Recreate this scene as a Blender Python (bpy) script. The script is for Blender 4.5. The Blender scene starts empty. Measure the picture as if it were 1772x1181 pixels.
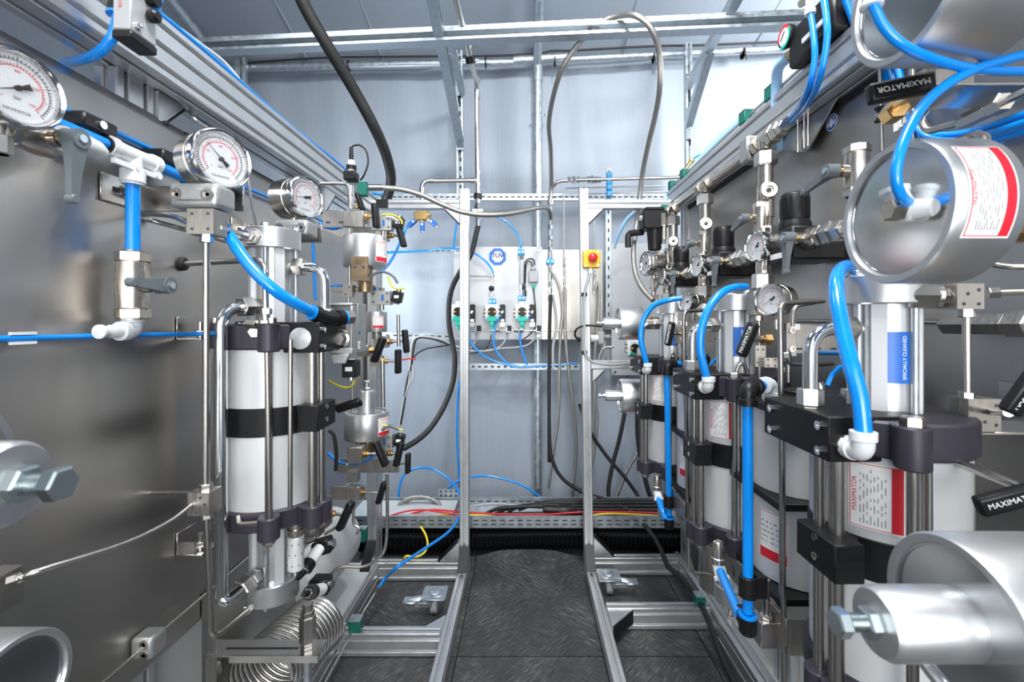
import bpy, bmesh, math, random
from mathutils import Vector, Matrix, Quaternion
random.seed(4)
SC = bpy.context.scene
COL = SC.collection
# ---------------------------------------------------------------- camera
F, CX, CY, EYE = 788.0, 908.0, 555.0, 1.09      # focal length and vanishing point in pixels of the 1772x1181 frame
cd = bpy.data.cameras.new('camera'); cam = bpy.data.objects.new('camera', cd); COL.objects.link(cam)
cam.location = (0, 0, EYE); cam.rotation_euler = (math.pi/2, 0, 0)
cd.sensor_fit = 'HORIZONTAL'; cd.sensor_width = 36; cd.lens = F/1772*36
cd.shift_x = (886-CX)/1772; cd.shift_y = (CY-590.5)/1772; cd.clip_start = .01
cd.dof.use_dof = True; cd.dof.focus_distance = 1.25; cd.dof.aperture_fstop = 8
SC.camera = cam
# ---------------------------------------------------------------- world, lamps, exposure
W = bpy.data.worlds.new('daylight'); SC.world = W; W.use_nodes = True
W.node_tree.nodes['Background'].inputs[0].default_value = (.78, .89, 1, 1)
W.node_tree.nodes['Background'].inputs[1].default_value = .6
def lamp(name, loc, aim, sx, sy, watts, col=(1, 1, 1)):
    d = bpy.data.lights.new(name, 'AREA'); d.shape = 'RECTANGLE'; d.size = sx; d.size_y = sy
    d.energy = watts; d.color = col
    o = bpy.data.objects.new(name, d); COL.objects.link(o); o.location = loc
    o.rotation_euler = (Vector(aim)-Vector(loc)).to_track_quat('-Z', 'Y').to_euler()
    return o
lamp('ceiling_lamp_over_aisle', (.15, .25, 2.65), (0, 1.1, .6), .5, .5, 42, (1, .99, .97))
lamp('ceiling_lamp_near_back', (.25, .95, 2.55), (.8, 2.6, 1.4), .12, .12, 16, (.95, .98, 1))
lamp('ceiling_lamp_right', (1.5, 1.75, 2.3), (1.15, 2.5, 1.95), .3, .3, 24, (.95, .98, 1))
lamp('ceiling_lamp_left', (-.9, 1.2, 2.62), (-.3, 1.6, .5), .5, .6, 7, (.93, .97, 1))
lamp('fill_light_right_wall', (1.55, .7, 2.0), (2.45, .8, 2.1), .6, .6, 26, (.93, .97, 1))  # added unseen fill: brightens the right wall, mirrored in the left board's top
lamp('fill_light_behind_left_rack', (-1.15, 1.95, 1.25), (-.75, 2.65, 1.1), .25, .25, 13, (.85, .93, 1))  # hidden fill added to lighten the back cloth beside the left rack
lamp('fill_light_behind_viewer', (.1, -.75, .95), (.05, 1.4, .55), .7, .5, 11, (1, .99, .97))  # unseen frontal fill, added to lift the lower part of both racks
lamp('entrance_daylight', (0, -1.6, 1.7), (0, 1, .95), 2.2, 1.8, 46, (.95, .98, 1))
SC.view_settings.view_transform = 'Standard'; SC.view_settings.look = 'None'
SC.view_settings.gamma = 1; SC.view_settings.use_curve_mapping = False
SC.view_settings.exposure = .05
# ---------------------------------------------------------------- coordinates
def V(*a): return Vector(a)
def at(px, py, Y): return V((px-CX)/F*Y, Y, EYE+(CY-py)/F*Y)
def ax(px, py, X): return at(px, py, X*F/(px-CX))
def az(px, py, z): return at(px, py, (z-EYE)*F/(CY-py))
XL, XR = -.66, .69          # faces of the two steel panels
X_, Y_, Z_ = V(1, 0, 0), V(0, 1, 0), V(0, 0, 1)
# ---------------------------------------------------------------- materials
def mat(name, col, rough=.4, metal=0, **k):
    m = bpy.data.materials.new(name); m.use_nodes = True
    n = m.node_tree.nodes; b = n['Principled BSDF']; L = m.node_tree.links
    b.inputs['Base Color'].default_value = (*col, 1); b.inputs['Roughness'].default_value = rough
    b.inputs['Metallic'].default_value = metal
    if k.get('trans'): b.inputs['Transmission Weight'].default_value = k['trans']
    if k.get('alpha'): b.inputs['Alpha'].default_value = k['alpha']
    if k.get('spec'): b.inputs['Specular IOR Level'].default_value = k['spec']
    if k.get('coat'): b.inputs['Coat Weight'].default_value = k['coat']
    if k.get('noise'):                                   # (scale xyz, colour amount, roughness amount, bump)
        sc, ca, ra, bp = k['noise']
        tc = n.new('ShaderNodeTexCoord'); mp = n.new('ShaderNodeMapping'); mp.inputs['Scale'].default_value = sc
        nz = n.new('ShaderNodeTexNoise'); nz.inputs['Scale'].default_value = 1; nz.inputs['Detail'].default_value = 4
        L.new(tc.outputs['Object'], mp.inputs['Vector']); L.new(mp.outputs['Vector'], nz.inputs['Vector'])
        def ramp(a, c):
            r = n.new('ShaderNodeMapRange'); r.inputs['From Min'].default_value = .3; r.inputs['From Max'].default_value = .7
            r.inputs['To Min'].default_value = a; r.inputs['To Max'].default_value = c
            L.new(nz.outputs['Fac'], r.inputs['Value']); return r
        if ca:
            r = ramp(1-ca, 1+ca); vm = n.new('ShaderNodeVectorMath'); vm.operation = 'SCALE'
            vm.inputs[0].default_value = col; L.new(r.outputs[0], vm.inputs['Scale']); L.new(vm.outputs[0], b.inputs['Base Color'])
        if ra: L.new(ramp(max(.03, rough-ra), rough+ra).outputs[0], b.inputs['Roughness'])
        if bp:
            bm = n.new('ShaderNodeBump'); bm.inputs['Strength'].default_value = bp; bm.inputs['Distance'].default_value = .002
            L.new(nz.outputs['Fac'], bm.inputs['Height']); L.new(bm.outputs[0], b.inputs['Normal'])
    return m
M = dict(
 panel=mat('brushed_stainless', (.46, .445, .425), .36, 1, noise=((500, 500, 500), .04, .05, 0)),
 steel=mat('stainless_steel', (.60, .575, .545), .25, 1, noise=((25, 25, 25), .03, .025, 0)),
 block=mat('ground_steel', (.42, .40, .375), .38, 1, noise=((200, 200, 30), .08, .08, 0)),
 rod=mat('drawn_steel_rod', (.46, .435, .405), .28, 1),
 chrome=mat('polished_steel', (.72, .73, .74), .13, 1),
 nickel=mat('nickel_plate', (.62, .565, .50), .27, 1, noise=((25, 25, 25), .03, .03, 0)),
 alu=mat('anodised_aluminium', (.60, .61, .62), .36, .85, noise=((30, 30, 30), .03, .05, 0)),
 turned=mat('turned_aluminium', (.62, .63, .64), .38, .92),
 barrel=mat('satin_barrel', (.66, .675, .685), .40, .35),
 cast=mat('cast_aluminium', (.42, .43, .43), .5, .8, noise=((250, 250, 250), .08, .05, .1)),
 zinc=mat('galvanised', (.50, .545, .58), .40, .9, noise=((40, 40, 40), .12, .1, 0)),
 zincb=mat('zinc_bolt', (.66, .73, .74), .25, 1),
 brass=mat('brass', (.66, .43, .18), .28, 1),
 bronze=mat('bronze', (.38, .28, .18), .38, 1, noise=((30, 30, 30), .15, .1, 0)),
 black=mat('black_plastic', (.007, .007, .008), .40, spec=.35),
 anod=mat('black_anodised', (.006, .006, .007), .46, 0, spec=.3, noise=((15, 15, 300), .2, .06, 0)),
 duct=mat('black_duct', (.006, .006, .007), .22),
 flange=mat('dark_anodised', (.040, .036, .05), .42, .25, spec=.4),
 rubber=mat('black_rubber', (.014, .013, .013), .6, 0, noise=((60, 60, 60), .3, .1, .05)),
 blue=mat('blue_tube', (.0, .235, .76), .22, coat=.3),
 navy=mat('navy_print', (.0, .02, .12), .5),
 dblue=mat('blue_print', (.01, .12, .48), .4),
 lblue=mat('clear_blue_hose', (.35, .58, .85), .25),
 white=mat('white_plastic', (.72, .75, .76), .38),
 grey=mat('grey_lever', (.115, .135, .15), .35),
 lgrey=mat('grey_sheath', (.35, .36, .37), .5),
 paper=mat('white_print_ground', (.82, .82, .82), .45),
 red=mat('red_print', (.62, .012, .03), .45),
 ink=mat('black_print', (.04, .04, .045), .6),
 fade=mat('grey_print', (.30, .30, .31), .6),
 green=mat('green_clamp', (.0, .13, .095), .45),
 mint=mat('mint_plastic', (.0, .42, .31), .4),
 yellow=mat('yellow_plastic', (.85, .45, .01), .4),
 wire_y=mat('yellow_wire', (.75, .6, .03), .45),
 mush=mat('red_button', (.65, .025, .02), .35),
 braid=mat('steel_braid', (.40, .38, .35), .36, 1, noise=((900, 900, 900), .3, .1, .6)),
 cream=mat('cream_paint', (.62, .63, .62), .45),
 dial=mat('dial_white', (.80, .82, .84), .5),
 glass=mat('gauge_glass', (1, 1, 1), .03, trans=1),
)
M['glass'].node_tree.nodes['Principled BSDF'].inputs['IOR'].default_value = 1.02
M['clear'] = mat('clear_plastic', (.75, .78, .78), .15, trans=.35)
# ---------------------------------------------------------------- mesh builder
def basis(axis):
    w = Vector(axis).normalized()
    u = (Z_ if abs(w.z) < .9 else X_).cross(w).normalized()
    return u, w.cross(u), w
class MB:
    def __init__(s): s.v = []; s.f = []; s.mi = []; s.cm = 0
    def add(s, vs, fs):
        o = len(s.v); s.v += [Vector(p) for p in vs]; s.f += [tuple(i+o for i in f) for f in fs]; s.mi += [s.cm]*len(fs); return s
    def mat(s, i): s.cm = i; return s
    def join(s, b, i): s.mat(i).add(b.v, b.f); return s.mat(0)
    def each(s, name, m, parent, bev=0):      # every separate piece becomes a mesh of its own
        par = list(range(len(s.v)))
        def find(a):
            while par[a] != a: par[a] = par[par[a]]; a = par[a]
            return a
        for f in s.f:
            r = find(f[0])
            for q in f[1:]: par[find(q)] = r
        isl = {}
        for f in s.f: isl.setdefault(find(f[0]), []).append(f)
        for fs in isl.values():
            ids = sorted({i for f in fs for i in f}); ix = {a: k for k, a in enumerate(ids)}
            MB().add([s.v[i] for i in ids], [tuple(ix[i] for i in f) for f in fs]).build(name, m, parent, bev=bev)
    def box(s, c, d, R=None):
        c = Vector(c); h = [q/2 for q in d]; vs = []
        for x in (-1, 1):
            for y in (-1, 1):
                for z in (-1, 1):
                    p = V(x*h[0], y*h[1], z*h[2]); vs.append(c+(R @ p if R else p))
        return s.add(vs, [(0, 1, 3, 2), (4, 6, 7, 5), (0, 4, 5, 1), (2, 3, 7, 6), (0, 2, 6, 4), (1, 5, 7, 3)])
    def bx(s, x0, x1, y0, y1, z0, z1): return s.box(((x0+x1)/2, (y0+y1)/2, (z0+z1)/2), (abs(x1-x0), abs(y1-y0), abs(z1-z0)))
    def lathe(s, p, axis, prof, n=24, a0=0):
        p = Vector(p); u, v, w = basis(axis); vs = []; fs = []
        for d, r in prof:
            for i in range(n):
                a = 2*math.pi*i/n+a0; vs.append(p+w*d+(u*math.cos(a)+v*math.sin(a))*max(r, 1e-5))
        k = len(prof)
        for j in range(k-1):
            for i in range(n):
                i2 = (i+1) % n; fs.append((j*n+i, j*n+i2, (j+1)*n+i2, (j+1)*n+i))
        if prof[0][1] > 1e-4: fs.append(tuple(range(n-1, -1, -1)))
        if prof[-1][1] > 1e-4: fs.append(tuple((k-1)*n+i for i in range(n)))
        return s.add(vs, fs)
    def cyl(s, p0, p1, r, r2=None, n=20, ch=0):
        p0, p1 = Vector(p0), Vector(p1); L = (p1-p0).length; r2 = r if r2 is None else r2
        pr = [(0, r), (L, r2)]
        if ch: pr = [(0, r-ch), (ch, r), (L-ch, r2), (L, r2-ch)]
        return s.lathe(p0, p1-p0, pr, n)
    def hexn(s, p0, p1, r, a0=0):
        p0, p1 = Vector(p0), Vector(p1); L = (p1-p0).length; c = min(r*.12, L*.2)
        return s.lathe(p0, p1-p0, [(0, r*.88), (c, r), (L-c, r), (L, r*.88)], 6, a0)
    def tube(s, pts, r, n=10, ribs=0):
        pts = [Vector(p) for p in pts]; N = len(pts); vs = []; fs = []
        t = (pts[1]-pts[0]).normalized(); u, v, _ = basis(t)
        for i, p in enumerate(pts):
            t2 = (pts[min(i+1, N-1)]-pts[max(i-1, 0)])
            t2 = t2.normalized() if t2.length > 1e-9 else t
            q = t.rotation_difference(t2); u = q @ u; v = q @ v; t = t2
            rr = r*(1+ribs*(1 if i % 2 else -1)) if ribs else r
            for j in range(n):
                a = 2*math.pi*j/n; vs.append(p+(u*math.cos(a)+v*math.sin(a))*rr)
        for i in range(N-1):
            for j in range(n):
                j2 = (j+1) % n; fs.append((i*n+j, i*n+j2, (i+1)*n+j2, (i+1)*n+j))
        fs.append(tuple(range(n-1, -1, -1))); fs.append(tuple((N-1)*n+j for j in range(n)))
        return s.add(vs, fs)
    def prism(s, poly, o, u, v, t):
        o, u, v = Vector(o), Vector(u), Vector(v); w = u.cross(v).normalized()*t; n = len(poly)
        vs = [o+u*a+v*b for a, b in poly]; vs += [p+w for p in vs]
        fs = [tuple(range(n-1, -1, -1)), tuple(range(n, 2*n))]
        fs += [(i, (i+1) % n, (i+1) % n+n, i+n) for i in range(n)]
        return s.add(vs, fs)
    def profile(s, p0, p1, w, h, up=Z_):          # slotted extrusion: w across, h along up
        p0, p1 = Vector(p0), Vector(p1); d = (p1-p0).normalized()
        up = (Vector(up)-d*Vector(up).dot(d)).normalized(); sd = up.cross(d)
        g, e, c = .004, .009, .0025
        def side(L):
            k = max(1, round(L/.04)); out = []
            for i in range(k):
                m = -L/2+L*(i+.5)/k; out += [(m-g-.0015, 0), (m-g, .0015), (m-g, e), (m+g, e), (m+g, .0015), (m+g+.0015, 0)]
            return out
        poly = []
        for ex, L, H in ((0, w, h), (1, h, w), (2, w, h), (3, h, w)):
            for a, q in [(-L/2+c, 0)]+side(L)+[(L/2-c, 0)]:
                x, y = a, -H/2+q
                poly.append([(x, y), (-y, x), (-x, -y), (y, -x)][ex])
        return s.prism(poly, p0, sd, up, (p1-p0).length) if sd.cross(up).dot(d) > 0 else s.prism([(-a, b) for a, b in poly], p0, -sd, up, (p1-p0).length)
    def grid(s, fn, nu, nv):
        vs = [fn(i/nu, j/nv) for j in range(nv+1) for i in range(nu+1)]
        return s.add(vs, [(j*(nu+1)+i, j*(nu+1)+i+1, (j+1)*(nu+1)+i+1, (j+1)*(nu+1)+i) for j in range(nv) for i in range(nu)])
    def build(s, name, m, parent=None, bev=0, org=None, sharp=38, seg=1):
        me = bpy.data.meshes.new(name)
        if parent is not None: off = world_loc(parent)
        elif org is not None: off = Vector(org)
        else:
            b = [min(p[i] for p in s.v) for i in range(3)]; t = [max(p[i] for p in s.v) for i in range(3)]
            off = V((b[0]+t[0])/2, (b[1]+t[1])/2, b[2])
        me.from_pydata([p-off for p in s.v], [], s.f)
        if any(s.mi): me.polygons.foreach_set('material_index', (s.mi+[0]*len(s.f))[:len(s.f)])
        me.update()
        bmx = bmesh.new(); bmx.from_mesh(me); bmesh.ops.recalc_face_normals(bmx, faces=bmx.faces); bmx.to_mesh(me); bmx.free()
        me.polygons.foreach_set('use_smooth', [True]*len(me.polygons)); me.set_sharp_from_angle(angle=math.radians(sharp))
        for q in (m if isinstance(m, (list, tuple)) else [m]): me.materials.append(M[q] if isinstance(q, str) else q)
        o = bpy.data.objects.new(name, me); COL.objects.link(o)
        if parent is not None: o.parent = parent
        else: o.location = off
        if bev:
            b = o.modifiers.new('bevel', 'BEVEL'); b.width = bev; b.segments = seg; b.limit_method = 'ANGLE'; b.angle_limit = math.radians(40)
        return o
def world_loc(o):                       # parts carry no offset of their own, only things do
    while o.parent is not None: o = o.parent
    return Vector(o.location) if not o.get('_local') else V(0, 0, 0)
def tag(o, label, cat, group=None, kind=None):
    o['label'] = label; o['category'] = cat
    if group: o['group'] = group
    if kind: o['kind'] = kind
    return o
def thing(name, label, cat, loc, group=None, rot=None, local=False):
    o = bpy.data.objects.new(name, None); COL.objects.link(o); o.location = loc; o.empty_display_size = .02
    if rot is not None: o.rotation_euler = rot
    if local: o['_local'] = 1           # its parts are drawn about the origin
    return tag(o, label, cat, group)
def dup(src, loc, label, group=None, rot=None):
    def cp(o, par):
        c = o.copy(); COL.objects.link(c)
        if par is not None: c.parent = par
        for ch in [q for q in ALL(o)]: cp(ch, c)
        return c
    r = cp(src, None); r.location = loc; r['label'] = label
    if rot is not None: r.rotation_euler = rot
    if group: r['group'] = group
    return r
def ALL(o): return list(o.children)
def struct(o): o['kind'] = 'structure'; return o
# ---------------------------------------------------------------- paths
def smooth(pts, k=8):
    P = [Vector(p) for p in pts]; out = []
    P = [P[0]*2-P[1]]+P+[P[-1]*2-P[-2]]
    for i in range(1, len(P)-2):
        a, b, c, d = P[i-1:i+3]
        for j in range(k):
            t = j/k; out.append(.5*((2*b)+(c-a)*t+(2*a-5*b+4*c-d)*t*t+(3*b-a-3*c+d)*t**3))
    out.append(P[-2]); return out
def fillet(pts, r, k=6):
    P = [Vector(p) for p in pts]; out = [P[0]]
    for i in range(1, len(P)-1):
        a, b, c = P[i-1:i+2]; d1 = (a-b); d2 = (c-b); q = min(r, d1.length*.49, d2.length*.49)
        s, e = b+d1.normalized()*q, b+d2.normalized()*q
        for j in range(k+1):
            t = j/k; out.append(s*(1-t)**2+b*2*t*(1-t)+e*t*t)
    out.append(P[-1]); return out
# ---------------------------------------------------------------- lettering and stickers
_txt = {}
def textmesh(body, size):
    if (body, size) in _txt: return _txt[body, size]
    c = bpy.data.curves.new('t', 'FONT'); c.body = body; c.size = size; c.align_x = 'CENTER'; c.align_y = 'CENTER'
    o = bpy.data.objects.new('t', c); COL.objects.link(o); dg = bpy.context.evaluated_depsgraph_get()
    me = bpy.data.meshes.new_from_object(o.evaluated_get(dg))
    r = ([v.co.copy() for v in me.vertices], [tuple(p.vertices) for p in me.polygons])
    bpy.data.objects.remove(o); bpy.data.curves.remove(c); bpy.data.meshes.remove(me)
    _txt[body, size] = r; return r
def flatmap(o, u, v):
    o, u, v = Vector(o), Vector(u).normalized(), Vector(v).normalized(); n = u.cross(v)
    return lambda a, b, h=0: o+u*a+v*b+n*h
def cylmap(c, axis, r, a0, ref):          # a runs round the axis, b along it
    c, w = Vector(c), Vector(axis).normalized(); e = Vector(ref); e = (e-w*e.dot(w)).normalized(); g = w.cross(e)
    return lambda a, b, h=0: c+w*b+(e*math.cos(a0+a/r)+g*math.sin(a0+a/r))*(r+h)
def lettering(mb, mp, body, size, a=0, b=0, turn=0, h=.0006, sx=1):
    vs, fs = textmesh(body, size); ct, st = math.cos(turn), math.sin(turn)
    return mb.add([mp(a+(p.x*sx*ct-p.y*st), b+(p.x*sx*st+p.y*ct), h) for p in vs], fs)
def patch(mb, mp, a0, a1, b0, b1, h, n=1):
    return mb.grid(lambda i, j: mp(a0+(a1-a0)*i, b0+(b1-b0)*j, h), n, 1)
def slab(mb, mp, a0, a1, b0, b1, h0, h1, n=1):      # a sheet with real thickness that follows the map
    top = [(i, j) for j in (0, 1) for i in range(n+1)]
    P = lambda i, j, h: mp(a0+(a1-a0)*i/n, b0+(b1-b0)*j, h)
    vs = [P(i, j, h1) for i, j in top]+[P(i, j, h0) for i, j in top]; m = n+1; q = 2*m; fs = []
    for i in range(n):
        fs += [(i, i+1, i+1+m, i+m), (q+i, q+i+m, q+i+1+m, q+i+1), (i, q+i, q+i+1, i+1), (i+m, i+1+m, q+i+1+m, q+i+m)]
    fs += [(0, m, q+m, q), (n, q+n, q+n+m, n+m)]
    return mb.add(vs, fs)
def sticker(par, mp, w, h, title='MAXIMATOR', up=False, n=8, name='rating_plate', lines=8, sub=True, flip=False):
    """white plate with a red border and a red band; up=True: the print runs up the plate, band on the right"""
    if not up: m2 = (lambda a, b, q=0: mp(-a, -b, q)) if flip else mp; A, B = w, h
    else: m2 = lambda a, b, q=0: mp(-b, a, q); A, B = h, w
    def sl(mb, a0, a1, b0, b1, h0, h1):
        return slab(mb, m2, a0, a1, b0, b1, h0, h1, n if not up else n)
    def gridpatch(mb, a0, a1, b0, b1, q):
        mb.grid(lambda i, j: m2(a0+(a1-a0)*i, b0+(b1-b0)*j, q), n, n if up else 1); return mb
    p = gridpatch(MB(), -A/2, A/2, -B/2, B/2, .0005).build(name, 'paper', par)
    bd = MB(); e = .02*max(A, B); t = e*.5
    for a0, a1, b0, b1 in ((-A/2+e, A/2-e, B/2-e-t, B/2-e), (-A/2+e, -A/2+e+t, -B/2+e, B/2-e), (A/2-e-t, A/2-e, -B/2+e, B/2-e)): gridpatch(bd, a0, a1, b0, b1, .0009)
    gridpatch(bd, -A/2+e, A/2-e, -B/2+e, -B/2+e+B*.2, .0009)
    bd.build('red_band', 'red', p)
    if sub:
        pr = MB(); rs = random.Random(len(bpy.data.objects)); y = B*.27; st = B*.5/lines
        for i in range(lines):
            x = -A*.42
            while x < A*.36:
                L = A*rs.uniform(.03, .14); gridpatch(pr, x, min(x+L, A*.42), y-st*.18, y+st*.12, .0009); x += L+A*rs.uniform(.03, .12)
            y -= st
        pr.build('print', 'fade', p)
        if title: lettering(MB(), m2, title, B*.13, 0, B*.38, h=.001, sx=1.0).build('title', 'red', p)
    return p
# ================================================================ component builders
def hose(name, label, cat, pts, r, m, group=None, n=10, ends=None, k=8, raw=False, ribs=0):
    """one tube or cable; ends = list of (point, next point, kind) fittings that stay on it"""
    path = pts if raw else smooth(pts, k)
    mb = MB().tube(path, r, n, ribs)
    if not ends:
        return tag(mb.build(name, m, org=path[0]), label, cat, group)
    t = thing(name, label, cat, path[0], group); mb.build('tube', m, t)
    for p, q, kind in ends: fitting(t, p, q, kind, r)
    return t
def fitting(t, p, q, kind, r):
    p, q = Vector(p), Vector(q); d = (q-p).normalized()
    if kind == 'nut':
        MB().hexn(p-d*r*1.2, p+d*r*1.6, r*1.95).build('compression_nut', 'steel', t)
    elif kind == 'bignut':
        mb = MB().hexn(p-d*r*1.0, p+d*r*1.2, r*1.75); mb.cyl(p+d*r*1.2, p+d*r*1.6, r*1.2, n=12)
        mb.build('compression_nut', 'steel', t)
        MB().hexn(p-d*r*2.1, p-d*r*1.1, r*1.5).build('port_fitting', 'steel', t)
    elif kind == 'white':
        MB().lathe(p-d*r*2.2, d, [(0, r*1.25), (r*.3, r*1.45), (r*2.6, r*1.45), (r*2.65, r*1.6), (r*3.4, r*1.6), (r*3.4, r*1.05)], 16).build('push_in_fitting', 'white', t)
    elif kind == 'blackf':
        MB().lathe(p-d*r*2, d, [(0, r*1.4), (r*2.3, r*1.4)], 16).build('push_in_fitting', 'black', t)
        MB().lathe(p+d*r*.3, d, [(0, r*1.35), (r*.5, r*1.35), (r*.5, r*1.05)], 16).build('release_ring', 'blue', t)
    elif kind == 'ferrule':
        MB().cyl(p-d*r*1, p+d*r*4.5, r*1.25, n=12, ch=r*.2).build('ferrule', 'steel', t)
        MB().hexn(p-d*r*2.6, p-d*r*1, r*1.5).build('union_nut', 'steel', t)
def elbow(t, c, d1, d2, r, m='white', L=2.2, name='elbow_fitting', ring=None):
    """push-in elbow: corner c, arms along d1 and d2"""
    c, d1, d2 = Vector(c), Vector(d1).normalized(), Vector(d2).normalized()
    MB().tube(fillet([c+d1*r*L, c, c+d2*r*L], r*1.5), r*1.3, 14).build(name, m, t)
    for d in (d1, d2):
        MB().lathe(c+d*r*(L-.7), d, [(0, r*1.3), (r*.15, r*1.55), (r*1.25, r*1.55), (r*1.3, r*1.1)], 16).build('collar', ring or m, t)
def text_on(t, mp, body, size, m='paper', name='lettering', **k):
    return lettering(MB(), mp, body, size, **k).build(name, m, t)
# ---------------------------------------------------------------- gauges
def gauge(label, loc, az_deg, R=.05, depth=.045, needle=-1.0, group=None, tilt=0, plate=None, back=False, brand=True, stem=.03, kind='pressure_gauge', ring=False):
    """dial faces local -Y"""
    t = thing(kind, label, 'gauge', loc, group, (math.radians(tilt), 0, math.radians(az_deg)), True)
    MB().lathe((0, 0, 0), Y_, [(0, R*.93), (.002, R*.96), (depth*.35, R*.96), (depth*.37, R*.985), (depth*.75, R*.985), (depth*.78, R*.95), (depth, R*.95), (depth+.002, R*.9)], 40).build('case', 'steel', t)
    MB().lathe((0, 0, 0), Y_, [(.008, R*.82), (-.004, R*.86), (-.009, R*.90), (-.011, R*.96), (-.007, R*1.02), (.004, R*1.02), (.006, R*.95)], 44).build('bezel', 'chrome' if not ring else 'red', t)
    MB().cyl((0, -.001, 0), (0, .001, 0), R*.855, n=40).build('dial', 'dial', t)
    mp = flatmap((0, -.0012, 0), X_, Z_)
    rm, bm = MB(), MB()
    for i in range(41):
        a = math.radians(225-270*i/40); big = i % 5 == 0
        for mb, r0, w in ((bm, .72, .010), (rm, .56, .009)):
            L = .10 if big else .055; ca, sa = math.cos(a), math.sin(a)
            q = [V(r0*R, -w*R), V((r0+L)*R, -w*R), V((r0+L)*R, w*R), V(r0*R, w*R)]
            mb.add([mp(p.x*ca-p.y*sa, p.x*sa+p.y*ca, .0004) for p in q], [(0, 1, 2, 3)])
    for mb, r0 in ((bm, .708), (rm, .55)):
        arc = [math.radians(225-270*i/40) for i in range(41)]
        vs = [mp(rr*R*math.cos(a), rr*R*math.sin(a), .0004) for a in arc for rr in (r0, r0+.014)]
        mb.add(vs, [(2*i, 2*i+2, 2*i+3, 2*i+1) for i in range(40)])
    if R > .03:
        for i in range(0, 9, 2):
            a = math.radians(225-270*i/8)
            lettering(rm, mp, str(i*200), R*.085, .44*R*math.cos(a), .44*R*math.sin(a), h=.0004)
        lettering(bm, mp, 'bar', R*.13, 0, -.26*R, h=.0004)
        if brand: lettering(MB(), mp, 'MAXIMATOR', R*.1, 0, -.6*R, h=.0004).build('dial_lettering', 'ink', t)
    bm.build('outer_scale', 'ink', t); rm.build('inner_scale', 'red', t)
    a = needle; d = V(math.cos(a), 0, math.sin(a)); s = V(-math.sin(a), 0, math.cos(a)); o = V(0, -.004, 0)
    nb = MB().add([o+s*R*.022, o-s*R*.022, o+d*R*.66-s*R*.006, o+d*R*.66+s*R*.006], [(0, 1, 2, 3)])
    nb.add([o-s*R*.03, o+s*R*.03, o-d*R*.3+s*R*.09, o-d*R*.3-s*R*.09], [(0, 1, 2, 3)])
    nb.cyl((0, -.0055, 0), (0, -.001, 0), R*.07, n=14).build('needle', 'ink', t)
    MB().cyl((0, -.0072, 0), (0, -.0062, 0), R*.865, n=40).build('cover_glass', 'glass', t)
    if stem: MB().cyl((0, depth*.5, -R*.9), (0, depth*.5, -R-stem), R*.17, n=14).hexn((0, depth*.5, -R-.008), (0, depth*.5, -R-stem), R*.24).build('stem', 'steel', t)
    if plate:
        a0 = math.radians(plate); mpc = cylmap((0, depth*.56, 0), Y_, R*.99, a0, Z_)
        p = slab(MB(), mpc, -R*.42, R*.42, -depth*.2, depth*.34, 0, .0006, 8).build('serial_plate', 'paper', t)
        pr = MB(); rs = random.Random(int(R*1e4))
        for i in range(6):
            b = -depth*.15+i*depth*.085
            for k in range(4):
                x = -R*.36+k*R*.19; slab(pr, mpc, x, x+R*rs.uniform(.08, .16), b, b+depth*.04, .0006, .0009, 2)
        pr.build('print', 'fade', p)
    return t
# ---------------------------------------------------------------- valves with a black T handle
def handle_geo(t, c, axis, long, W=.020, L=.075, name='handle', word=True, nrm=None, turn=0):
    """black bar handle centred at c, long along `long`; nrm = face that carries the wording"""
    c = Vector(c); l = Vector(long).normalized(); a = Vector(axis); a = (a-l*a.dot(l)).normalized(); s = l.cross(a)
    R = Matrix((s, a, l)).transposed()
    h = MB().box(c, (W, W*.62, L), R).build(name, 'black', t, bev=W*.16, seg=2)
    if word:
        n = Vector(nrm) if nrm is not None else s
        n = (n-l*n.dot(l)).normalized(); u = l; v = n.cross(u)
        d = W*.5 if abs(n.dot(s)) > .7 else W*.31
        mp = flatmap(c+n*(d+.0002), u, v)
        lettering(MB(), mp, 'MAXIMATOR', L*.135, turn=turn, h=.0004).build('lettering', 'paper', h)
    return h
def needle_valve(label, p, axis, long, size=1.0, group=None, body=(.036, .036, .03), off=.045, word=True, nrm=None, blockmat='block', turn=0, gland=True, name='needle_valve'):
    """steel block at p, brass gland and stem along axis, handle across it"""
    p, a = Vector(p), Vector(axis).normalized(); k = size
    t = thing(name, label, 'valve', p, group)
    if body:
        b = MB().box(p, [q*k for q in body]); bb = b.build('body', blockmat, t, bev=.0012)
    r0 = .018*k
    if gland:
        g = MB().hexn(p+a*r0, p+a*(r0+.008*k), .0095*k); g.cyl(p+a*(r0+.008*k), p+a*(r0+.016*k), .006*k, n=12); g.hexn(p+a*(r0+.011*k), p+a*(r0+.015*k), .0085*k)
        g.build('gland', 'brass', t)
    MB().cyl(p+a*(r0+.012*k), p+a*(off*k), .0038*k, n=10).build('stem', 'steel', t)
    handle_geo(t, p+a*(off+.006)*k, a, long, .0235*k, .070*k, word=word, nrm=nrm, turn=turn)
    return t
def manifold(name, label, cat, p, d, m='block', group=None, holes=((.3, .3), (-.3, .3), (.3, -.3), (-.3, -.3)), face=-Y_, R=None, bev=.0012, hr=.0022):
    t = thing(name, label, cat, p, group)
    bd = MB().box(p, d, R)
    hb = MB(); f = Vector(face)
    i = 0 if abs(f.x) > .5 else 1
    for a, b in holes:
        q = Vector(p)+f*(d[i]/2+.0002)+(X_ if i == 1 else Y_)*a*d[1-i]+Z_*b*d[2]
        hb.cyl(q-f*.001, q+f*.0004, hr, n=10)
    bd.join(hb, 1).build('body', [m, 'ink'], t)
    return t
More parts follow.
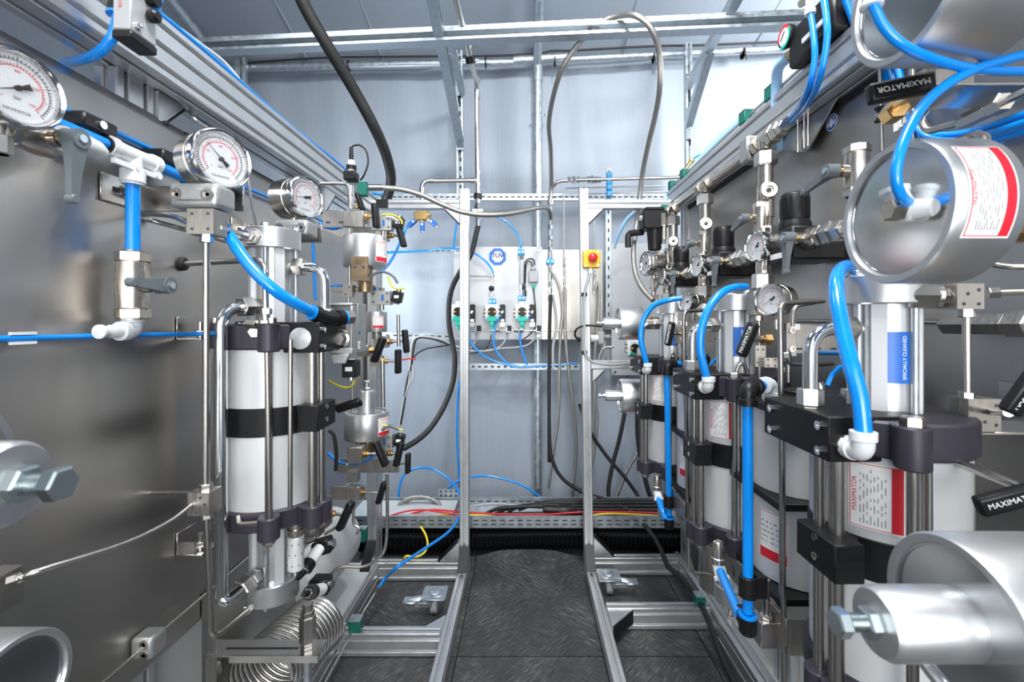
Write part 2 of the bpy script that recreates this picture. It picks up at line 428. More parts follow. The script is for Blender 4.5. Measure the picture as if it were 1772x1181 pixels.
# ---------------------------------------------------------------- turned aluminium actuator cup
def actuator(label, p, axis, R=.06, L=.082, boss=None, bolt=True, plate=None, group=None, neck=.05, neckm='bronze', neckR=.024, recess=True, pl_size=(.075, .05), pl_up=True):
    """p centre of the open face, axis points out of that face; the neck leads back"""
    p, a = Vector(p), Vector(axis).normalized()
    t = thing('actuator_cup', label, 'actuator', p, group)
    pr = [(-L, R*.97), (-L+.003, R), (-.003, R), (0, R*.975)]
    if recess: pr += [(0, R*.89), (-.004, R*.875), (-.004, R*.85), (-.007, R*.84), (-.007, 0)]
    MB().lathe(p, a, pr, 56).build('cup', 'turned', t)
    if recess: MB().lathe(p-a*.0045, a, [(0, R*.875), (.001, R*.865), (.001, R*.845), (-.001, R*.84)], 48).build('retaining_ring', 'chrome', t)
    if boss:
        r, l = boss; MB().lathe(p-a*.008, a, [(0, r), (l-.004, r), (l, r*.9)], 36).build('boss', 'turned', t)
        if bolt:
            q = p+a*(l-.008); s = r*.37
            b = MB().cyl(q, q+a*s*3.1, s*.62, n=14)
            for i in range(5): b.cyl(q+a*s*(1.05+i*.2), q+a*s*(1.15+i*.2), s*.70, n=14)
            b.hexn(q+a*s*2.2, q+a*s*3.2, s*1.12); b.build('adjusting_bolt', 'zincb', t)
            MB().hexn(q, q+a*s*.95, s*1.2).build('lock_nut', 'zincb', t)
    if neck: MB().cyl(p-a*(L-.001), p-a*(L+neck), neckR, n=24).box(p-a*(L+neck*.55), [neckR*1.6 if abs(c) < .5 else neck*.5 for c in a]).build('neck', neckm, t)
    if plate is not None:
        ref, ang = plate; mp = cylmap(p-a*L*.5, a, R, ang, ref)
        sticker(t, mp, pl_size[0], pl_size[1], up=pl_up)
    return t
# ---------------------------------------------------------------- ball valve with grey lever
def ball_valve(label, p, ax_, spin, lever, r=.019, L=.075, group=None, ll=.075, name='ball_valve'):
    """pipe axis ax_, spindle direction spin, lever direction"""
    p, a, s, l = Vector(p), Vector(ax_).normalized(), Vector(spin).normalized(), Vector(lever).normalized()
    t = thing(name, label, 'valve', p, group)
    b = MB().lathe(p-a*L/2, a, [(0, r*.86), (L*.16, r*.86), (L*.17, r*.95), (L*.32, r*1.0), (L*.5, r*1.08), (L*.68, r), (L*.83, r*.95), (L*.84, r*.86), (L, r*.86)], 26)
    b.hexn(p-a*L*.5, p-a*L*.33, r*1.08); b.hexn(p+a*L*.33, p+a*L*.5, r*1.08); b.cyl(p, p+s*r*1.5, r*.55, n=16)
    b.build('body', 'nickel', t)
    MB().cyl(p+s*r*1.4, p+s*r*1.95, r*.30, n=12).build('spindle', 'brass', t)
    q = p+s*r*2.3; n = s.cross(l)
    lv = MB().cyl(q-s*r*.5, q+s*r*.55, r*.62, n=18)
    lv.add([q+n*e*r*w+l*d+s*h for d, w, hh in ((0, .55, .4), (ll*.55, .36, .22), (ll, .25, .2)) for e in (-1, 1) for h in (-hh*r+r*.1, hh*r+r*.1)],
           [(0, 1, 5, 4), (4, 5, 9, 8), (2, 6, 7, 3), (6, 10, 11, 7), (0, 4, 6, 2), (4, 8, 10, 6), (1, 3, 7, 5), (5, 7, 11, 9), (8, 9, 11, 10), (0, 2, 3, 1)])
    lv.lathe(q+l*ll-s*r*.2, s, [(0, r*.25), (r*.06, r*.32), (r*.5, r*.32), (r*.56, r*.25)], 12)
    h = lv.build('lever', 'grey', t)
    MB().cyl(q+s*r*.5, q+s*r*.66, r*.26, n=12).build('lever_screw', 'zincb', t)
    return t
# ---------------------------------------------------------------- gas booster pump
def booster(label, loc, s, group, word=True, window=False, portelbow=True, rating=True):
    """s=+1: aisle lies to +X, s=-1: aisle lies to -X. Local origin on the pump axis; z=0 at the top of the upper flange."""
    t = thing('gas_booster', label, 'pump', loc, group, local=True)
    r = .0885; zb = -.338
    # drive barrel, two lengths with a black ring between
    MB().lathe((0, 0, zb), Z_, [(0, r), (.135, r)], 48).build('barrel', 'barrel', t)
    MB().lathe((0, 0, -.152), Z_, [(0, r), (.107, r)], 48).build('barrel', 'barrel', t)
    MB().lathe((0, 0, -.204), Z_, [(0, r+.001), (.001, r+.002), (.051, r+.002), (.052, r+.001)], 48).build('centre_ring', 'anod', t)
    rods = [(s*.052, -.108, .0062), (s*.104, -.056, .0092), (s*.109, -.030, .0072), (-s*.11, .0, .0065), (-s*.03, .108, .0058)]
    def plate(z0, z1):
        b = MB().lathe((0, 0, z0), Z_, [(0, r+.005), (.003, r+.008), (z1-z0-.003, r+.008), (z1-z0, r+.005)], 48)
        for x, y, q in rods:
            if z1 == 0 and x*s > .1: continue
            b.cyl((x, y, z0-.002), (x, y, z1+.002), .018, n=22, ch=.002)
            d = V(x, y, 0).normalized(); n = V(-d.y, d.x, 0)
            b.prism([(-.016, 0), (.016, 0), (.016, .05), (-.016, .05)], V(x, y, z0+.001)-d*.05, n, d, (z1-z0-.002)) if n.cross(d).z > 0 else b.prism([(-.016, 0), (.016, 0), (.016, .05), (-.016, .05)], V(x, y, z1-.001)-d*.05, n, d, (z1-z0-.002))
        return b
    plate(-.046, 0).build('upper_flange', 'flange', t)
    plate(zb-.036, zb).build('lower_flange', 'flange', t)
    for x, y, q in rods:
        o = MB().cyl((x, y, zb-.05), (x, y, .006 if x*s < .1 else -.05), q, n=18).build('tie_rod', 'rod', t)
        if x*s < .1: MB().hexn((x, y, .001), (x, y, .013), .0125).build('rod_nut', 'nickel', o)
        MB().hexn((x, y, zb-.047), (x, y, zb-.037), .0105).build('rod_nut', 'nickel', o)
    # clamp block on the aisle rods
    c = MB().bx(s*.092, s*.129, -.089, -.012, -.193, -.146)
    o = c.bx(s*.08, s*.106, -.062, -.03, -.188, -.150).build('rod_clamp', 'anod', t, bev=.0015)
    sc = MB()
    for z in (-.178, -.154): sc.lathe((s*.1285, -.05, z), X_*s, [(0, .005), (.001, .005), (.001, .0028), (-.001, .0025)], 12)
    sc.each('cap_screw', 'chrome', o)
    # spool valve housing
    h = MB().bx(s*.0, s*.1225, -.068, .084, -.0525, .004); 
    o = h.build('spool_housing', 'anod', t, bev=.0015)
    sc = MB()
    for y in (-.052, .062):
        for z in (-.042, -.01): sc.lathe((s*.1215, y, z), X_*s, [(0, .006), (.005, .006), (.005, .003), (.003, .003), (.003, 0)], 14)
    sc.each('cap_screw', 'chrome', o)
    if window:
        MB().lathe((s*.088, -.067, -.026), -Y_, [(0, .020), (.003, .020), (.006, .013), (.007, 0)], 28).build('sight_window', 'clear', o)
    # compression column above
    cs = .0275
    MB().lathe((0, 0, 0), Z_, [(0, .036), (.148, .036)], 36).build('column', 'alu', t)
    rb = MB()
    for i in range(4):
        a = math.pi/4+i*math.pi/2; q = V(math.cos(a), math.sin(a), 0)
        rb.box(q*.0355+V(0, 0, .074), (.012, .017, .147), Matrix.Rotation(a, 3, 'Z'))
    rb.each('column_rib', 'barrel', t)
    for i in range(4):
        a = i*math.pi/2+.2; q = V(math.cos(a)*.042, math.sin(a)*.042, 0)
        MB().cyl(q, q+Z_*.15, .0042, n=10).build('column_rod', 'zinc', t)
    MB().lathe((0, 0, .146), Z_, [(0, .048), (.002, .050), (.038, .050), (.040, .048)], 44).build('head', 'turned', t)
    hb = MB()
    for i in range(4):
        a = i*math.pi/2+.2; q = V(math.cos(a)*.042, math.sin(a)*.042, .186); hb.hexn(q, q+Z_*.007, .0075)
    hb.each('head_bolt', 'zincb', t)
    if word:
        mp = cylmap((0, 0, .075), Z_, .0367, 0, V(s*.25, -1, 0))
        pl = slab(MB(), mp, -.014, .014, -.034, .034, 0, .0006, 8)
        pl = pl.build('blue_sticker', 'dblue', t)
        lettering(MB(), mp, 'SPECIALLY CLEANED', .0062, .007, 0, turn=math.pi/2, h=.001).build('lettering', 'paper', pl)
    if rating: sticker(t, cylmap((0, 0, -.098), Z_, r, 0, V(s*.95, -1, 0)), .058, .084, up=True)
    # lower column
    MB().lathe((0, 0, -.50), Z_, [(0, .034), (.13, .034)], 32).build('lower_column', 'alu', t)
    rb = MB()
    for i in range(4):
        a = math.pi/4+i*math.pi/2; q = V(math.cos(a), math.sin(a), 0)
        rb.box(q*.0335+V(0, 0, -.436), (.012, .016, .128), Matrix.Rotation(a, 3, 'Z'))
    rb.each('column_rib', 'barrel', t)
    MB().lathe((0, 0, -.540), Z_, [(0, .045), (.002, .047), (.038, .047), (.040, .045)], 40).build('lower_head', 'turned', t)
    for i in range(4):
        a = i*math.pi/2+.2; q = V(math.cos(a)*.041, math.sin(a)*.041, -.545)
        MB().cyl(q, q+Z_*.18, .004, n=10).build('column_rod', 'zinc', t)
    # bent transfer pipe from the column down into the spool housing
    e = V(s*.105, -.004, 0)
    pp = fillet([V(s*.03, .0, .113), V(s*.105, -.004, .113), V(s*.105, -.004, .028)], .038, 10)
    if portelbow:
        o = MB().tube(pp, .0095, 14).build('transfer_pipe', 'chrome', t)
        d = (e*1-V(s*.03, .0, 0)); d.z = 0; d.normalize()
        q = V(s*.03, .0, .113)
        MB().hexn(q+d*.012, q+d*.034, .0185).build('union_nut', 'steel', o)
        MB().hexn(V(s*.105, -.004, .006), V(s*.105, -.004, .03), .0165).hexn(V(s*.105, -.004, -.002), V(s*.105, -.004, .008), .014).build('union_nut', 'steel', o)
    return t
# ---------------------------------------------------------------- extras
def clamp_pair(label, p, group, d=(.03, .03, .035), m='green', top=True):
    t = thing('tube_clamp', label, 'clamp', p, group)
    MB().box(p, d).build('jaw', m, t, bev=.002)
    q = Vector(p)+Z_*d[2]/2
    MB().box(q+Z_*.0015, (d[0], d[1], .003)).cyl(q+Z_*.003, q+Z_*.006, d[0]*.17, n=12).build('cover_plate', 'zinc', t)
    return t
def prof_part(t, name, p0, p1, w, h, up=Z_, m='alu'): return MB().profile(p0, p1, w, h, up).build(name, m, t)
def gusset(t, corner, d1, d2, wdir, L=.08, w=.04, flip=False):
    """triangular bracket in a corner with a black cover on its slope"""
    c, d1, d2, wd = Vector(corner), Vector(d1).normalized(), Vector(d2).normalized(), Vector(wdir).normalized()
    def pr(poly):
        mb = MB(); o = c-wd*w/2; vs = [o+d1*a+d2*b for a, b in poly]; vs += [p+wd*w for p in vs]; n = len(poly)
        return mb.add(vs, [tuple(range(n-1, -1, -1)), tuple(range(n, 2*n))]+[(i, (i+1) % n, (i+1) % n+n, i+n) for i in range(n)])
    g = pr([(0, 0), (L, 0), (L, .004), (.004, L), (0, L)]).build('corner_bracket', 'alu', t)
    k = .0035
    pr([(L, .002), (L+k, .004+k*.4), (.004+k*.4, L+k), (.002, L)]).build('cover_strip', 'black', g)
    return g
# ================================================================ setting
def node_mat(name, rough):
    m = bpy.data.materials.new(name); m.use_nodes = True; n = m.node_tree.nodes; b = n['Principled BSDF']; b.inputs['Roughness'].default_value = rough
    return m, n, m.node_tree.links, b
def noise(n, L, scale, det=4, co=None, rot=0, w=1):
    tc = n.new('ShaderNodeTexCoord'); mp = n.new('ShaderNodeMapping'); mp.inputs['Scale'].default_value = scale
    rm = n.new('ShaderNodeMapping'); rm.inputs['Rotation'].default_value = (0, 0, rot)
    z = n.new('ShaderNodeTexNoise'); z.inputs['Scale'].default_value = w; z.inputs['Detail'].default_value = det
    L.new(tc.outputs['Object'], rm.inputs['Vector']); L.new(rm.outputs['Vector'], mp.inputs['Vector']); L.new(mp.outputs['Vector'], z.inputs['Vector']); return z
def rampn(n, L, src, stops):
    r = n.new('ShaderNodeValToRGB'); e = r.color_ramp.elements
    while len(e) < len(stops): e.new(.5)
    for q, (p, c) in zip(e, stops): q.position = p; q.color = (*c, 1) if len(c) == 3 else (c[0],)*3+(1,)
    L.new(src, r.inputs['Fac']); return r
# tent cloth
m, n, L, b = node_mat('tent_cloth', .5)
z = noise(n, L, (160, 160, 6), 3); r = rampn(n, L, z.outputs['Fac'], [(.3, (.262, .298, .345)), (.7, (.288, .325, .375))])
L.new(r.outputs[0], b.inputs['Base Color']); M['cloth'] = m
# rubber mat with scuffs that run in sweeping directions
m, n, L, b = node_mat('scuffed_rubber_mat', .55)
za = noise(n, L, (190, 22, 1), 6, rot=.75); zb = noise(n, L, (170, 20, 1), 6, rot=-.9); zc = noise(n, L, (4, 4, 4), 3)
mx = n.new('ShaderNodeMix'); mx.data_type = 'FLOAT'
rc = rampn(n, L, zc.outputs['Fac'], [(.42, (0,)), (.58, (1,))])
L.new(rc.outputs[0], mx.inputs[0]); L.new(za.outputs['Fac'], mx.inputs[2]); L.new(zb.outputs['Fac'], mx.inputs[3])
zd = noise(n, L, (7, 5, 5), 4); ad = n.new('ShaderNodeMath'); ad.operation = 'MULTIPLY_ADD'; ad.inputs[1].default_value = .55
L.new(zd.outputs['Fac'], ad.inputs[0]); L.new(mx.outputs[0], ad.inputs[2])
rr = rampn(n, L, ad.outputs[0], [(.62, (.030, .031, .034)), (.80, (.052, .053, .055)), (.97, (.13, .13, .12))])
L.new(rr.outputs[0], b.inputs['Base Color'])
vo = n.new('ShaderNodeTexVoronoi'); vo.inputs['Scale'].default_value = 260; tc = n.new('ShaderNodeTexCoord'); L.new(tc.outputs['Object'], vo.inputs['Vector'])
bp = n.new('ShaderNodeBump'); bp.inputs['Strength'].default_value = .25; bp.inputs['Distance'].default_value = .001; L.new(vo.outputs['Distance'], bp.inputs['Height']); L.new(bp.outputs[0], b.inputs['Normal'])
M['mat'] = m
M['ground'] = mat('dark_ground', (.035, .035, .037), .7)

struct(MB().bx(-2.5, 2.5, -2, 2.9, -.06, -.012).build('floor', 'ground'))
def Yw(X): return 2.60-.062*(X+.06)
def wallp(u, v):
    X = -2.6+5.2*u; z = -.02+2.62*v
    d = .014*math.sin(X*7.3+.6*math.sin(z*2.1))+.009*math.sin(X*17+z*1.3+2)+.006*math.sin(X*31+math.sin(z*3)*1.2)+.012*math.sin(z*3.1+X*2)
    return V(X, Yw(X)+d*(.35+.65*(1-v)), z)
struct(MB().grid(wallp, 150, 40).build('wall_back', 'cloth', sharp=180))
def roofp(u, v):
    X = -2.6+5.2*u; Y = Yw(X)+.02-4.6*v
    return V(X, Y, 2.55+.27*(2.6-Y)+.008*math.sin(X*9+Y*2)+.006*math.sin(Y*8))
struct(MB().grid(roofp, 70, 50).build('ceiling', 'cloth', sharp=180))
for nm, X in (('wall_left', -2.45), ('wall_right', 2.45)):
    struct(MB().grid(lambda u, v: V(X+.02*math.sin(u*40), -2+4.75*u, -.02+3.9*v), 60, 4).build(nm, 'cloth', sharp=180))
sm = MB()
k = 0
for X in (-2.0, -1.22, -.80, .55, 1.25):
    k += 1
    struct(MB().tube([V(X, y, 2.55+.27*(2.6-y)-.004) for y in (2.6, 1.5, 0, -1.5)], .006, 8).build('trim_%d' % k, 'cloth'))

# rubber mats
def matmesh(x0, x1, y0, y1, bump=False):
    def fn(i, j):
        X = x0+(x1-x0)*i; Y = y0+(y1-y0)*j; z = 0
        if bump:
            e = max(0, (Y-(y1-.16))/.16); z = .034*e*e*math.exp(-((X-.01)/.19)**4)
        return V(X, Y, z)
    mb = MB(); nu, nv = (40, 30) if bump else (6, 6); mb.grid(fn, nu, nv)
    o = len(mb.v); mb.grid(lambda i, j: fn(i, j)-Z_*.010, nu, nv)
    q = (nu+1)*(nv+1)
    edge = [i for i in range(nu+1)]+[(j)*(nu+1)+nu for j in range(1, nv+1)]+[nv*(nu+1)+i for i in range(nu-1, -1, -1)]+[j*(nu+1) for j in range(nv-1, 0, -1)]
    for a, c in zip(edge, edge[1:]+edge[:1]): mb.f.append((a, c, c+q, a+q))
    return mb
for x0, x1, y0, y1, lb in ((-.218, .60, 1.479, 2.10, 'scuffed black rubber mat on the walkway, far end arching over the ribbed duct'),
                          (-.218, .60, .45, 1.474, 'scuffed black rubber mat on the walkway, nearest the viewer'),
                          (-1.0, -.222, 1.479, 2.10, 'black rubber mat under the left rack, behind its front cross beam'),
                          (-1.0, -.222, .45, 1.474, 'black rubber mat under the left rack, in front of the cross beam'),
                          (.604, 1.3, .45, 2.10, 'black rubber mat under the right rack')):
    tag(matmesh(x0, x1, y0, y1, x1 == .60 and y1 == 2.10).build('floor_mat', 'mat', sharp=60), lb, 'mat', 'rubber floor mats')

# tent tubes
def bw(px, py, d=.11):                      # a point hung d in front of the back cloth
    Y = 2.5
    for _ in range(4): Y = Yw((px-CX)/F*Y)-d
    return at(px, py, Y)
t = thing('tent_pole', 'galvanised upright tent pole at the middle of the back cloth', 'pole', bw(931, 860))
p0, p1 = V(.072, 2.5, 0), V(.072, 2.5, 2.52)
MB().cyl(p0, p1, .0243, n=24).build('tube', 'zinc', t)
MB().cyl(V(.072, 2.5, 2.40), V(.072, 2.5, 2.60), .0275, n=24).build('cross_sleeve', 'zinc', t)
MB().cyl(V(.05, 2.5, 2.22), V(.10, 2.5, 2.22), .006, n=8).hexn(V(.104, 2.5, 2.22), V(.112, 2.5, 2.22), .01).hexn(V(.036, 2.5, 2.22), V(.046, 2.5, 2.22), .01).build('bolt', 'zincb', t)
t = thing('tent_eave_tube', 'horizontal galvanised eave tube across the top of the back cloth', 'pole', bw(620, 112))
for a, c in ((300, 888), (886, 1500)):
    def yy(px): return 120-.0205*(px-300)+(-.000045*(px-900)**2 if px > 900 else 0)
    A, B = bw(a, yy(a)), bw(c, yy(c)-(0 if c < 900 else 2))
    MB().cyl(A, B, .0215 if c < 900 else .019, n=20).build('tube', 'zinc', t)
A, B = bw(889, 105, .112), bw(985, 99, .112); MB().cyl(A, B, .0255, n=22).build('sleeve', 'zinc', t)
hose('roof_cable', 'thin black cable tied along the horizontal tent eave tube', 'cable', [bw(px, py, .13) for px, py in ((410, 110), (560, 100), (700, 98), (840, 97), (930, 93), (955, 88), (1000, 87), (1130, 80), (1220, 78), (1400, 70))], .0055, 'rubber')
for i, px in enumerate((604, 841, 960, 1131, 1286)):
    p = bw(px, yy(px), .115)
    MB().lathe(p-X_*.004, X_, [(0, .024), (0, .028), (.008, .028), (.008, .024)], 18).tube([p+V(0, -.026, -.02), p+V(.002, -.03, -.05)], .0025, 6)
    tag(MB().lathe(p-X_*.004, X_, [(0, .024), (0, .028), (.006, .028), (.006, .024), (0, .024)], 18).tube([p+V(0, -.026, -.01), p+V(.004, -.03, -.05)], .002, 6).build('cable_tie', 'black'),
        ['black cable tie on the eave tube beside the big black hose', 'black cable tie on the eave tube left of the centre pole', 'black cable tie on the eave tube right of the centre pole', 'black cable tie on the eave tube inside the braided hose loop', 'black cable tie on the eave tube right of the slotted roof braces'][i], 'cable tie', 'ties on the eave tube')
for X, lb, top in ((-1.66, 'sloping galvanised roof tube at upper left behind the rail', 0), (.068, 'sloping galvanised roof tube above the centre pole', 0)):
    t = thing('roof_tube', lb, 'pole', (X, 2.5, 2.5), 'sloping roof tubes')
    MB().cyl(V(X, 2.52, 2.49), V(X, .2, 2.49+.27*2.3), .0225, n=22).build('tube', 'zinc', t)
    MB().cyl(V(X, 2.30, 2.552), V(X, 2.12, 2.60), .026, n=22).build('sleeve', 'zinc', t)
# strut channel
def channel(t, name, p0, p1, face, w=.041, m='zinc', slots=0):
    """C channel, open side towards face"""
    p0, p1 = Vector(p0), Vector(p1); d = (p1-p0).normalized(); f = Vector(face); f = (f-d*f.dot(d)).normalized(); s = f.cross(d); k = .0025; l = .010
    h = w/2
    poly = [(-h, -h), (h, -h), (h, h), (h-l, h), (h-l, h-.006), (h-l+k, h-.006), (h-l+k, h-k), (h-k, h-k), (h-k, -h+k), (-h+k, -h+k), (-h+k, h-k), (-h+l-k, h-k), (-h+l-k, h-.006), (-h+l, h-.006), (-h+l, h), (-h, h)]
    c = MB().prism(poly, p0, s, f, (p1-p0).length) if s.cross(f).dot(d) > 0 else MB().prism([(-a, b) for a, b in poly], p0, -s, f, (p1-p0).length)
    if slots:
        q = MB(); L = (p1-p0).length; i = .02
        while i < L-.02:
            c0 = p0+d*i+f*(-h+k+.0003) ; q.box(c0, (.012, .012, .028), Matrix((s, f, d)).transposed()) if False else None
            cc = p0+d*i-f*(h-k-.0006); e = .012
            q.add([cc+s*a*.0055+d*b*e for a, b in ((-1, -1), (1, -1), (1, 1), (-1, 1))], [(0, 1, 2, 3)]); i += .05
        c.join(q, 1)
    return c.build(name, [m, 'ink'], t)
def slotted_bar(t, name, p0, p1, n_, w=.03, th=.012, step=.04, m='zinc', sl=.022, hole=.008):
    """bar of slotted steel with its slots on the face n_"""
    p0, p1 = Vector(p0), Vector(p1); d = (p1-p0).normalized(); f = Vector(n_); f = (f-d*f.dot(d)).normalized(); s = f.cross(d); L = (p1-p0).length
    o = MB().box((p0+p1)/2-f*th/2, (w, th, L), Matrix((s, f, d)).transposed())
    q = MB(); i = step*.6
    while i < L-step*.4:
        c = p0+d*i+f*.0006; q.add([c+s*a*hole/2+d*b*sl/2 for a, b in ((-1, -.8), (-.6, -1), (.6, -1), (1, -.8), (1, .8), (.6, 1), (-.6, 1), (-1, .8))], [tuple(range(8))]); i += step
    return o.join(q, 1).build(name, [m, 'ink'], t)
def joint(t, p, d, n_, L=.09, w=.034):
    d = Vector(d).normalized(); f = Vector(n_); f = (f-d*f.dot(d)).normalized(); s = f.cross(d); p = Vector(p)
    o = MB().box(p+f*.003, (w, .004, L), Matrix((s, f, d)).transposed()).build('joint_plate', 'zincb', t, bev=.0008)
    b = MB()
    for k in (-.3, .05, .32): b.hexn(p+f*.004+d*L*k, p+f*.010+d*L*k, .009)
    b.each('bolt', 'zincb', o)
t = thing('ceiling_rail', 'long galvanised strut rail hanging level below the roof', 'rail', at(860, 60, 1.68))
channel(t, 'channel', at(322, 85, 1.76), at(1440, 35, 1.60), -Y_, .042)
channel(t, 'channel', at(322, 77, 1.79), at(1440, 25, 1.63), -Z_, .030)
t = thing('roof_brace', 'galvanised brace of slotted channels left of the centre pole', 'bracket', bw(798, 345), 'slotted roof braces')
channel(t, 'upright', bw(797, 345, .16), bw(795, 90, .16), -Y_, .036, slots=1)
A, B, C_ = bw(797, 250, .19), at(772, 70, 1.86), at(741, -40, 1.45)
channel(t, 'stay', A, C_, X_, .036); channel(t, 'stay', bw(800, 160, .19), at(775, 55, 1.95), X_, .03)
joint(t, (A*.25+B*.75)+Y_*-.02, B-A, -Y_, .16); joint(t, A*.85+B*.15-Y_*.02, B-A, -Y_, .08); joint(t, bw(797, 245, .185), Z_, -Y_, .09); joint(t, bw(796, 150, .185), Z_, -Y_, .10)
t = thing('roof_brace', 'galvanised brace of slotted channels right of the braided hose loop', 'bracket', bw(1192, 290), 'slotted roof braces')
channel(t, 'upright', bw(1192, 300, .16), bw(1190, 76, .16), -Y_, .034, slots=1)
A, B, C_ = bw(1191, 150, .2), at(1222, 85, 1.95), at(1286, -25, 1.5)
channel(t, 'stay', A, C_, X_, .034); channel(t, 'stay', bw(1192, 215, .2), at(1228, 90, 1.93), X_, .034)
joint(t, B-Y_*.02, B-A, -Y_, .13); joint(t, bw(1193, 200, .19), Z_, -Y_, .08); joint(t, bw(1193, 230, .185), Z_, -Y_, .07); joint(t, bw(1192, 140, .185), Z_, -Y_, .07)
t = thing('strut_upright', 'short galvanised strut standing up behind the left top rail', 'rail', bw(418, 150))
channel(t, 'channel', bw(413, 330, .16), bw(413, 102, .16), -Y_, .022); channel(t, 'channel', bw(424, 330, .16), bw(424, 100, .16), -Y_, .02)

# ================================================================ rack frames
t = thing('rack_frame', 'aluminium profile frame of the left test rack, standing on castors', 'frame', (-.45, 1.2, 0)); FL = t
prof_part(t, 'base_rail', (-.65, .35, .04), (-.65, 1.965, .04), .08, .08)
prof_part(t, 'walkway_rail', (-.2565, .5, .036), (-.2565, 1.93, .036), .039, .039)
prof_part(t, 'cross_beam', (-.61, 1.92, .04), (-.276, 1.92, .04), .04, .075)
prof_part(t, 'cross_beam', (-.61, 1.49, .04), (-.276, 1.49, .04), .04, .075)
prof_part(t, 'cross_beam', (-.61, .62, .04), (-.276, .62, .04), .04, .075)
prof_part(t, 'post', (-.2565, 1.95, .0), (-.2565, 1.95, 1.65), .039, .039, Y_)
prof_part(t, 'top_beam', (-.63, 1.95, 1.585), (-.277, 1.95, 1.585), .039, .04)
prof_part(t, 'rear_post', (-.632, 1.92, .08), (-.632, 1.92, 1.515), .04, .08, Y_)
for y in (.812, 1.42): prof_part(t, 'rack_post', (-.712, y, .08), (-.712, y, 1.522), .08 if y < 1 else .06, .04, X_)
prof_part(t, 'top_rail', (-.653, .30, 1.568), (-.653, 1.97, 1.568), .045, .104)
prof_part(t, 'top_rail', (-.70, .30, 1.545), (-.70, 1.97, 1.545), .045, .045)
gusset(t, (-.2565, 1.93, .055), -Y_, Z_, X_, .076, .038); gusset(t, (-.276, 1.92, .077), -X_, Z_, Y_, .085, .038)
gusset(t, (-.276, 1.51, .04), -X_, Y_, Z_, .085, .036); gusset(t, (-.277, 1.95, 1.565), -X_, -Z_, Y_, .06, .036)
gusset(t, (-.632, 1.88, .08), -Y_, Z_, X_, .10, .038); gusset(t, (-.653, 1.45, 1.516), Y_, -Z_, X_, .08, .036)
gusset(t, (-.70, .852, 1.520), Y_, -Z_, X_, .065, .03)
t = thing('rack_frame', 'aluminium profile frame of the right test rack, standing on castors', 'frame', (.47, 1.2, 0)); FR = t
prof_part(t, 'base_rail', (.695, .35, .04), (.695, 1.99, .04), .08, .08)
prof_part(t, 'walkway_rail', (.273, .5, .036), (.273, 1.935, .036), .039, .039)
prof_part(t, 'cross_beam', (.292, 1.96, .04), (.655, 1.96, .04), .04, .075)
prof_part(t, 'cross_beam', (.292, 1.62, .04), (.655, 1.62, .04), .04, .075)
prof_part(t, 'cross_beam', (.292, .62, .04), (.655, .62, .04), .04, .075)
prof_part(t, 'post', (.2755, 1.96, .0), (.252, 1.96, 1.655), .039, .039, Y_)
prof_part(t, 'top_beam', (.272, 1.96, 1.588), (.64, 1.96, 1.588), .039, .04)
prof_part(t, 'top_beam', (.64, 1.96, 1.59), (.69, 1.90, 1.62), .039, .04)
prof_part(t, 'middle_beam', (.285, 1.97, .90), (.52, 1.97, .90), .039, .036)
prof_part(t, 'rear_post', (.70, 1.95, .08), (.70, 1.95, 1.57), .04, .08, Y_)
prof_part(t, 'rack_post', (.725, 1.25, .08), (.725, 1.25, 1.57), .08, .04, X_); prof_part(t, 'rack_post', (.73, .79, .08), (.73, .79, 1.57), .08, .04, X_)
prof_part(t, 'top_rail', (.655, .35, 1.612), (.655, 1.99, 1.612), .07, .08)
gusset(t, (.273, 1.94, .055), -Y_, Z_, X_, .076, .038); gusset(t, (.295, 1.96, .077), X_, Z_, Y_, .085, .038)
gusset(t, (.292, 1.60, .05), X_, -Y_, Z_, .085, .045); gusset(t, (.273, 1.96, 1.568), X_, -Z_, Y_, .06, .036)
gusset(t, (.695, 1.91, .08), -Y_, Z_, X_, .10, .038); gusset(t, (.292, 1.97, .88), X_, -Z_, Y_, .05, .036)
def castor(par, x, y, s):
    w = MB().lathe((x-.014, y, .033), X_, [(0, .026), (.003, .033), (.025, .033), (.028, .026)], 28).build('castor_wheel', 'lgrey', par)
    MB().bx(x-.045, x+.045, y-.05, y+.04, .071, .076).cyl((x+s*-.01, y, .062), (x+s*-.01, y, .078), .032, n=24).lathe((x, y, .076), Z_, [(0, .022), (.004, .020), (.006, .012), (.006, 0)], 22).build('mounting_plate', 'zinc', w, bev=.001)
    f = MB()
    for e in (-.020, .017): MB().prism([(-.034, .07), (.03, .07), (.014, .022), (-.014, .022)], (x+e, y, 0), Y_, Z_, .003).build('fork', 'zinc', w)
    f = MB().tube(fillet([V(x+s*.0, y-.02, .062), V(x+s*.06, y-.03, .066), V(x+s*.09, y-.032, .056)], .02), .014, 8)
    f.box((x+s*.085, y-.032, .062), (.05, .042, .010)).box((x+s*.04, y-.028, .052), (.07, .03, .02)); f.build('brake_pedal', 'zinc', w, bev=.003)
castor(FL, -.335, 1.70, -1); castor(FR, .335, 1.82, 1)
for y in (.9,):
    castor(FL, -.335, y, -1)
